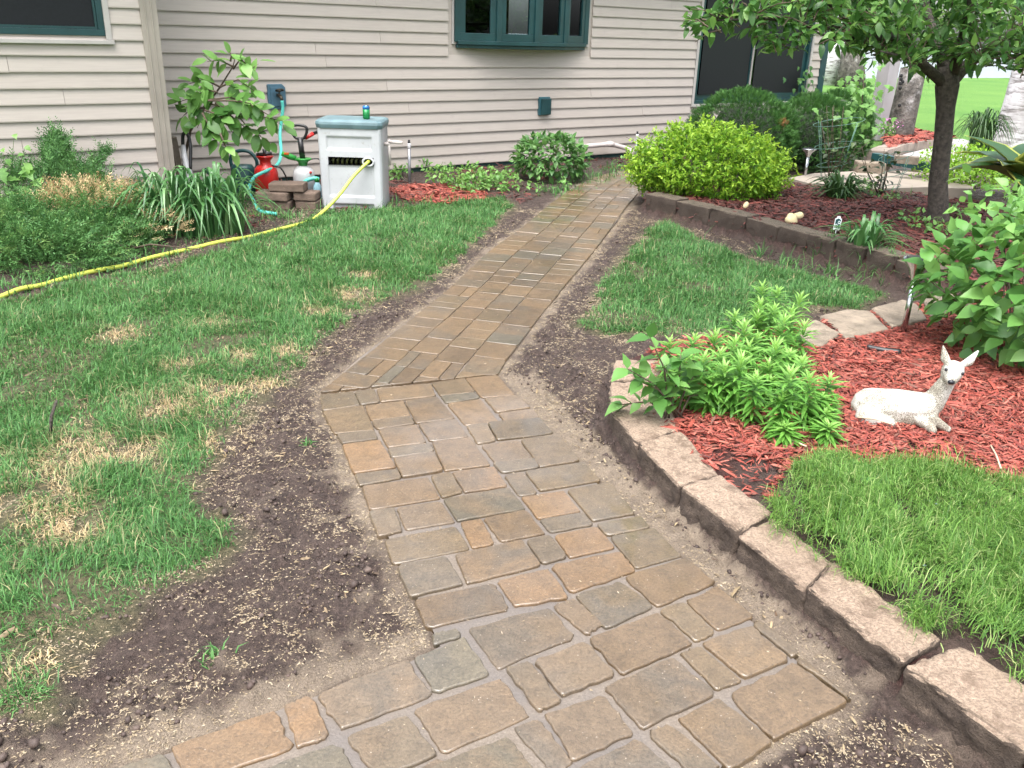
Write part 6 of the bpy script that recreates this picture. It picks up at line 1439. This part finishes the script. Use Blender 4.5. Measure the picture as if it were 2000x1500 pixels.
def chain(P, rs, n=6):
    out = []
    for (a, ra), (b_, rb_) in zip(list(zip(P, rs))[:-1], list(zip(P, rs))[1:]):
        a = np.array(a); b_ = np.array(b_)
        for t_ in np.linspace(0, 1, n): out.append((a + (b_ - a) * t_, ra + (rb_ - ra) * t_))
    return out
rump = D(1700, 793, dq + .05); mid = D(1750, 793, dq); chest = D(1804, 796, dq - .05); nb = D(1822, 786, dq - .05); nt_ = D(1852, 742, dq - .06); hd = D(1861, 724, dq - .07); mz = D(1857, 743, dq - .135)
balls = chain([rump, mid, chest], [.084, .078, .068]) + chain([chest, nb, nt_], [.060, .050, .034]) + chain([nt_, hd], [.034, .046]) + chain([hd, mz], [.044, .022], 7)
for p, r_ in list(balls[:12]): balls.append((p - [0, 0, .025], r_ * .97))
balls += chain([D(1690, 815, dq - .02), D(1712, 822, dq - .05), D(1775, 838, dq - .06)], [.045, .036, .018])
balls += chain([D(1815, 815, dq - .10), D(1850, 838, dq - .12)], [.028, .017]) + chain([D(1800, 822, dq - .10), D(1822, 840, dq - .14)], [.028, .018])
balls += chain([hd + [-.02, 0, .02], D(1846, 700, dq - .06), D(1842, 676, dq - .05)], [.011, .019, .006], 8) + chain([hd + [.022, 0, .02], D(1893, 706, dq - .06), D(1910, 686, dq - .05)], [.011, .019, .006], 8)
deer = thing('deer_ornament', 'speckled white concrete deer lying on the red mulch', 'garden ornament', (mid[0], mid[1], dz))
body = remeshed('body', balls, .0052, 3, deer, M['deer'])
M['nose'] = plain('black_paint', (.012, .012, .018), .3, .2, 20)
eye = MB()
fd = (mz - hd); fd /= np.linalg.norm(fd); 
MB().lathe(mz + fd * .010 + [0, -.006, .002], [(.002, -.012), (.014, -.007), (.015, .003), (.004, .011)], 12, 1, .8).build('nose', M['nose'], deer, True)
for ex, ey in ((1848, 722), (1880, 730)):
    e_ = D(ex, ey, dq - .112); MB().lathe(e_, [(.001, -.008), (.0065, -.004), (.0065, .004), (.001, .008)], 10).build('eye', M['nose'], deer, True)
# dark plastic edging scrap, dry stalks, stones
o = MB().tube(smooth([G(1694, 678, .1), G(1725, 684, .1), G(1760, 688, .1)]), [.016] * 16 + [.006], 8).build('edging_scrap', M['blackpl'], None, True); tag(o, 'scrap of black plastic edging half buried in red mulch', 'edging')
M['stalk'] = plain('dry_stalk', (.52, .42, .30), .8, .15, 20)
for i, (a, b_, lb_) in enumerate((((1675, 815), (1740, 828), 'pale dry stalk lying in front of the deer'), ((1510, 850), (1575, 872), 'pale dry stalk under the lilies'), ((1540, 815), (1583, 825), 'short pale stalk between lilies and deer'), ((1935, 870), (1955, 915), 'pale broken stalk in the mulch at right'))):
    A = G(*a, .11); B_ = G(*b_, .11); o = MB().tube([A, (A + B_) / 2 + [0, 0, .008], B_], .0035, 6).build('dry_stalk', M['stalk'], None, True); tag(o, lb_, 'stalk', 'dry stalks on the mulch')
M['lime'] = plain('pale_yellow_stone', (.62, .52, .30), .8, .15, 25, bs=.5)
for (px, py, r_, lb_) in ((1545, 430, .05, 'left of two pale yellow stones on the mossy wall bed'), (1559, 423, .045, 'right of two pale yellow stones on the mossy wall bed'), (1455, 403, .03, 'lone pale stone below the golden shrub')):
    g = G(px, py, .2); o = remeshed('stone', [(g + rng.normal(0, r_ * .3, 3), r_ * rng.uniform(.5, .8)) for _ in range(7)], .012, 1, None, M['lime']); tag(o, lb_, 'stone', 'pale stones in the tree bed')
# solar lights
def solar(px, py, top, rw, z0, lab, lean=0):
    b0 = np.append(G(px, py, z0)[:2], z0); h_ = D(px, top, b0[1])[2] - z0; so_ = thing('solar_light', lab, 'garden light', b0, 'solar path lights')
    MB().tube([b0 - [0, 0, .06], b0 + [lean * .7, 0, h_ * .72]], rw * .20, 12).build('stem', M['chrome'], so_, True)
    c_ = b0 + [lean, 0, 0]
    MB().lathe(c_, [(rw * .20, h_ * .70), (rw * .28, h_ * .74), (rw * .5, h_ * .86), (rw * .97, h_ * .975), (rw, h_ * .985), (rw * .97, h_), (rw * .8, h_ * 1.0)], 28).build('shade', M['chrome'], so_, True)
    MB().lathe(c_, [(rw * .78, h_ * 1.001), (rw * .75, h_ * 1.012), (rw * .3, h_ * 1.016)], 24).build('solar_panel', M['blackpl'], so_, True)
solar(1765, 645, 504, .083, .10, 'near stainless solar light beside the broadleaf shrub', .0)
solar(1572, 345, 290, .085, .15, 'far stainless solar light in front of the evergreens')
# plant tag
pt0 = G(1633, 452, .19); up_ = (D(1639, 422, pt0[1]) - D(1633, 449, pt0[1])); L_ = np.linalg.norm(up_); up_ /= L_; rt_ = np.cross(up_, [0, 1, 0]); rt_ = rt_ / np.linalg.norm(rt_); rt_ = rt_ if rt_[0] > 0 else -rt_; nf = np.cross(rt_, up_); nf = nf if nf[1] < 0 else -nf
pb_ = D(1633, 449, pt0[1]); tg_ = thing('plant_tag', 'white bottle-shaped plant tag with dark green face', 'plant tag', (pt0[0], pt0[1], .18))
hwid = .027
def tagpoly(Q, o0, o1, nm, mt):
    n = len(Q); V = [pb_ + rt_ * x + up_ * y * L_ + nf * o0 for x, y in Q] + [pb_ + rt_ * x + up_ * y * L_ + nf * o1 for x, y in Q]
    return MB().add(V, [tuple(range(n))[::-1], tuple(range(n, 2 * n))] + [(i, (i + 1) % n, n + (i + 1) % n, n + i) for i in range(n)]).build(nm, mt, tg_)
M['tagwhite'] = plain('white_tag', (.70, .76, .76), .4, .05, 9); M['taggreen'] = plain('dark_green_print', (.008, .055, .06), .4, .1, 9)
tagpoly([(-hwid, .05), (-hwid * .8, 0), (hwid * .7, 0), (hwid, .05), (hwid, .80), (hwid * .55, .88), (hwid * .45, .98), (0, 1.0), (-hwid * .45, .98), (-hwid * .55, .88), (-hwid, .80)], 0, .004, 'tag', M['tagwhite'])
tagpoly([(-hwid * .78, .16), (hwid * .78, .16), (hwid * .78, .74), (0, .84), (-hwid * .78, .74)], .0045, .0055, 'green_face', M['taggreen'])
for cx_, cy_ in ((.35, .55), (-.35, .32)):
    th = np.linspace(0, 2 * math.pi, 13); MB().tube([pb_ + rt_ * (cx_ * hwid + .0085 * math.cos(a)) + up_ * (cy_ * L_ + .011 * math.sin(a)) + nf * .006 for a in th], .0028, 5, False).build('emblem', M['tagwhite'], tg_)
MB().tube([pb_, np.array([pb_[0], pb_[1], .15])], .003, 6).build('spike', M['tagwhite'], tg_)
# wire plant cages
M['wire'] = plain('green_wire', (.10, .20, .16), .4, .1, 9, metal=.3)
for (px, py, top, rr, lab) in ((1620, 350, 238, .27, 'green wire plant cage around the dark rose'), (1735, 385, 305, .16, 'thin wire cage around the small rose near the trunk')):
    b0 = np.append(G(px, py, .15)[:2], .12); h_ = D(px, top, b0[1])[2] - .12; cg = thing('plant_cage', lab, 'plant cage', b0, 'wire plant cages')
    for k_, f_ in ((1, 1.0), (.8, .62), (.6, .3)):
        th = np.linspace(0, 2 * math.pi, 25); MB().tube([b0 + [rr * k_ * math.cos(a), rr * k_ * math.sin(a), h_ * f_ + .05 * math.cos(a) * k_] for a in th], .0032, 5, False).build('ring', M['wire'], cg, True)
    for a in (.4, 2.2, 3.6, 5.2): MB().tube([b0 + [rr * .4 * math.cos(a), rr * .4 * math.sin(a), 0], b0 + [rr * math.cos(a), rr * math.sin(a), h_]], .003, 5).build('leg', M['wire'], cg, True)

# ================================================================== FAR RIGHT: WALK, RING BED, BIRCHES, POST
M['concrete'] = plain('tan_concrete', (.30, .255, .21), .85, .10, 2.5, bs=.3, bsc=60, dirt=((.30, .25, .19), 6, .58))
M['greywalk'] = plain('grey_concrete', (.33, .31, .305), .85, .10, 2.5, bs=.3, bsc=60)
o = MB().poly(WALK, .05, .165).build('concrete_walk', M['concrete'], None, kind='structure')
GW = GP([(1740, 312), (1770, 300), (1830, 285), (1850, 272), (1880, 271), (1918, 282), (1912, 300), (1900, 325), (1880, 348), (1830, 352), (1790, 335)], .03)
o = MB().poly(GW, -.1, .03).build('grey_walk', M['greywalk'], None, kind='structure')
RB = GP([(1728, 282), (1735, 292), (1768, 283), (1812, 276), (1848, 273), (1862, 268), (1832, 262), (1790, 254), (1745, 254), (1728, 266)], .14)
rg_ = thing('ring_bed_wall', 'curved edging of pale blocks around the birch stump bed', 'edging', (RB[2][0], RB[2][1], 0))
RC = GP([(1730, 296), (1744, 290), (1760, 284.5), (1776, 280.5), (1793, 277), (1812, 274.5), (1834, 272.5), (1856, 270), (1862, 266), (1842, 262), (1815, 259), (1790, 256)], .16)
M['ringblock'] = plain('pale_tan_block', (.25, .205, .17), .85, .2, 5, bs=.5, bsc=30, bd=.01)
for i in range(len(RC) - 1):
    a, c_ = np.array(RC[i]), np.array(RC[i + 1]); d = (c_ - a); L = np.linalg.norm(d); d /= L; nn = np.array([-d[1], d[0]]); ce = np.mean(RB, axis=0); nn = nn if nn @ (ce - a) > 0 else -nn
    rough_block('block', [a + d * .012, c_ - d * .012, c_ - d * .012 + nn * .26, a + d * .012 + nn * .26], .24, .16, M['ringblock'], rg_, 2, .006, .012, seed=200 + i)
rm = MB().poly(RB, .0, .135).build('ring_bed_soil', M['ground'], None, kind='structure')
x, y = scatter_in(RB, 900); n = len(x); fr = flat_frames(x, y, .14 + rng.uniform(0, .03, n), rng.gamma(5, .016, n) + .02, .2)
o = raw('mulch', stamp([(CHIP2[0], CHIP2[1], fr, {'tint': rng.random(n)})], 'mulch'), M['chips'], None, 'stuff'); tag(o, 'red mulch inside the curved block bed by the stump', 'mulch')
def birchmat():
    m, t, b = nodes('birch_bark'); co = N(t, 'ShaderNodeTexCoord').outputs['Object']
    mp = N(t, 'ShaderNodeMapping'); mp.inputs['Scale'].default_value = (2.2, 2.2, 11); t.links.new(co, mp.inputs[0])
    n1 = noise(t, 1.6, 6, .7, mp.outputs[0]); n2 = noise(t, 1.1, 4, .6, co)
    c = ramp(t, n1, [(.32, (.035, .03, .03)), (.43, (.28, .26, .26)), (.52, (.62, .60, .62)), (.8, (.74, .72, .73))])
    c = mixc(t, ramp(t, n2, [(.45, (0, 0, 0)), (.7, (.7, .7, .7))]), c, (.22, .20, .19)); t.links.new(c, b.inputs['Base Color']); b.inputs['Roughness'].default_value = .75; bump(t, b, n1, .6, .03); return m
M['birch'] = birchmat()
m = plain('weathered_birch_stump', (.105, .092, .082), .85, .45, 9, bs=.9, bsc=22, bd=.03, dirt=((.34, .32, .31), 4, .56)); M['stump'] = m
bb = np.append(G(1968, 292)[:2], 0); bt_ = thing('birch_tree', 'thick white birch trunk at the right edge behind the hosta', 'tree', bb)
rr = .275; MB().tube([bb + [0, 0, -.1], bb + [0, 0, .1], bb + [.03, 0, .8], bb + [.05, 0, 1.6], bb + [.08, .1, 3.2], bb + [.1, .2, 5.5]], [rr * 1.15, rr, rr * .93, rr * .9, rr * .7, rr * .4], 18).build('trunk', M['birch'], bt_, True)
mb = MB(); tp = []
for i in range(9):
    a = i * .9; q0 = bb + [.09, .15, 3.4 + .25 * i]; q1 = q0 + [math.cos(a) * 1.6, math.sin(a) * 1.6, 1.2]; mb.tube([q0, (q0 + q1) / 2 + [0, 0, .2], q1], [.06, .04, .015], 6); tp.append(q1)
mb.build('branch', M['birch'], bt_, True)
leaf_stuff('crown', T_SMALL, M['cherry'], np.concatenate([bushleaves(260, q, (.9, .9, .6), .10, .3, .5, .1, -.9, .7) for q in tp]), bt_)
sb0 = np.append(G(1757, 258, .2)[:2], .15); st_ = thing('birch_stump', 'tall weathered birch stump with woodpecker holes in the ring bed', 'stump', sb0)
hs_ = D(1765, 133, sb0[1])[2]; MB().tube([sb0 - [0, 0, .2], sb0 + [0, 0, .15], sb0 + [.02, 0, (hs_ - .15) * .6], sb0 + [.03, 0, hs_ - .15]], [.25, .225, .21, .205], 20).build('trunk', M['stump'], st_, True)
for px, py in ((1760, 148), (1760, 155), (1759, 163), (1758, 172), (1757, 206), (1763, 160)):
    e_ = D(px, py, sb0[1] - .205); MB().lathe(e_, [(.001, -.03), (.028, -.018), (.03, .018), (.001, .03)], 10, 1, .5).build('hole', M['black'], st_, True)
M['post'] = plain('lavender_grey_paint', (.36, .33, .35), .6, .08, 3, bs=.1)
pb0 = np.append(G(1711, 268)[:2], 0); o = MB().box(pb0 + [0, 0, 1.3], (.26, .26, 2.7), .5).build('porch_post', M['post'], None, bev=.012); tag(o, 'lavender-grey square porch post left of the birch stump', 'post')
# potted pink flowers beside the post
pf = np.append(G(1722, 285)[:2], .1); fp_ = thing('flower_clump', 'small clump with pink and lilac flowers at the foot of the porch post', 'flowers', pf)
Mx = bushleaves(220, pf + [0, 0, .14], (.20, .2, .15), .06, .8, .6, .2, -.4, .5); leaf_stuff('foliage', T_SMALL, M['vine'], Mx, fp_)
M['pink'] = plain('pink_petal', (.55, .20, .45), .6, .2, 30, bs=0); Mx = bushleaves(60, pf + [.05, 0, .26], (.2, .15, .08), .045, .8, .6, .2, -.4, .5, 6); leaf_stuff('petals', T_SMALL, M['pink'], Mx, fp_)
# teal beam on blocks
bmL = D(1707, 306, 11.0); bmR = D(1822, 328, 10.3); dx = bmR - bmL; L = np.linalg.norm(dx); ax = dx / L; sd_ = np.cross([0, 0, 1.0], ax); sd_ /= np.linalg.norm(sd_)
o = MB().box((bmL + bmR) / 2, (L, .10, .095), ax=(ax, sd_, np.cross(ax, sd_))).build('painted_beam', M['dkteal'], None, bev=.004); tag(o, 'dark teal painted beam resting on blocks beside the walk', 'beam')
pc = D(1752, 321, 10.55)
o = rough_block('paver_block', [pc[:2] + q for q in ([-.42, .1], [-.1, .05], [-.08, .25], [-.40, .3])], .16, pc[2] - .0, M['flag'], None, 3, .004, .006, 301); tag(o, 'tan block under the left part of the teal beam', 'block')
wb_ = D(1770, 312, 10.3); o = MB().box(wb_, (.26, .12, .085), -.35).build('wood_block', M['wood'], None, bev=.005); tag(o, 'short weathered timber offcut lying against the teal beam', 'timber')
pw = thing('wood_pallet', 'low weathered wooden pallet behind the cherry trunk', 'pallet', np.append(G(1800, 338, .15)[:2], .15)); pq = np.array(pw.location)
for i in range(4): MB().box(pq + [.0, -.05 + .17 * i, .12], (.85, .12, .025), -.35).build('slat', M['wood'], pw, bev=.003)
for i in (-1, 0, 1): MB().box(pq + [.33 * i, .2 - .12 * i, .05], (.09, .5, .09), -.35).build('runner', M['wood'], pw, bev=.003)
# white chair beyond the house corner
cb = D(1622, 200, 17.5); cb[2] = 0; ch = thing('patio_chair', 'white patio chair beyond the house corner, mostly behind the evergreens', 'chair', cb)
M['chairw'] = plain('white_chair_plastic', (.62, .62, .60), .4, .05, 8)
for s in (-.27, .27): MB().tube(smooth([cb + [s, .25, .6], cb + [s, 0, .66], cb + [s, -.25, .63], cb + [s, -.28, .5], cb + [s, -.27, 0]]), .022, 8).build('arm', M['chairw'], ch, True)
MB().box(cb + [0, 0, .42], (.52, .5, .03)).build('seat', M['chairw'], ch, bev=.01); MB().tube(smooth([cb + [-.25, .27, .42], cb + [-.25, .30, .60], cb + [0, .32, .66], cb + [.25, .30, .60], cb + [.25, .27, .42]]), .016, 8).build('backrest', M['chairw'], ch, True)
for s in (-.25, .25): MB().tube([cb + [s, .25, 0], cb + [s, .26, .6]], .02, 8).build('leg', M['chairw'], ch, True)
# trunks at the lake shore
lt0 = D(1617, 153, 38.0); lt0[2] = -.1; lt = thing('leaning_birch', 'pale birch trunk leaning at the lake shore beyond the house', 'tree', lt0)
MB().tube([lt0, D(1632, 100, 38), D(1650, 40, 38.3), D(1668, -60, 38.6)], [.42, .36, .32, .25], 12).build('trunk', M['birch'], lt, True)
leaf_stuff('crown', T_SMALL, M['cherry'], bushleaves(700, D(1680, -140, 38.6), (2.5, 2.5, 1.6), .35, .3, .5, .2, -.9, .7), lt)
ls0 = D(1664, 146, 37.0); ls0[2] = -.1; o = MB().tube([ls0, D(1664, 125, 37), D(1664, 100, 37), D(1668, 88, 37)], [.62, .48, .42, .30], 12).build('shore_stump', M['stump'], None, True); tag(o, 'broad weathered stump at the lake shore', 'stump')
# trees behind the viewer and over the water, seen only in the window panes
M['woodmass'] = leafmat('woodland_leaves', (.020, .05, .016), (.055, .11, .03), None, .6, .2, .3)
cs = [(rng.uniform(5, 75), rng.uniform(-62, -48), rng.uniform(3, 8)) for _ in range(60)]
Mx = np.concatenate([bushleaves(120, np.array(q), (4, 4, 4.5), .9, .3, .5, .3, -.9, .7) for q in cs]); o = leaf_stuff('distant_woodland', T_SMALL, M['woodmass'], Mx, None); tag(o, 'line of dark trees mirrored in the window panes', 'woodland')
# stick in the grass
sk = G(98, 860); o = MB().tube([sk, sk + [.012, .02, .10], sk + [.03, .05, .16]], [.006, .007, .005], 6).build('twig', M['bark'], None, True); tag(o, 'dark twig standing in the thin grass at left', 'twig')
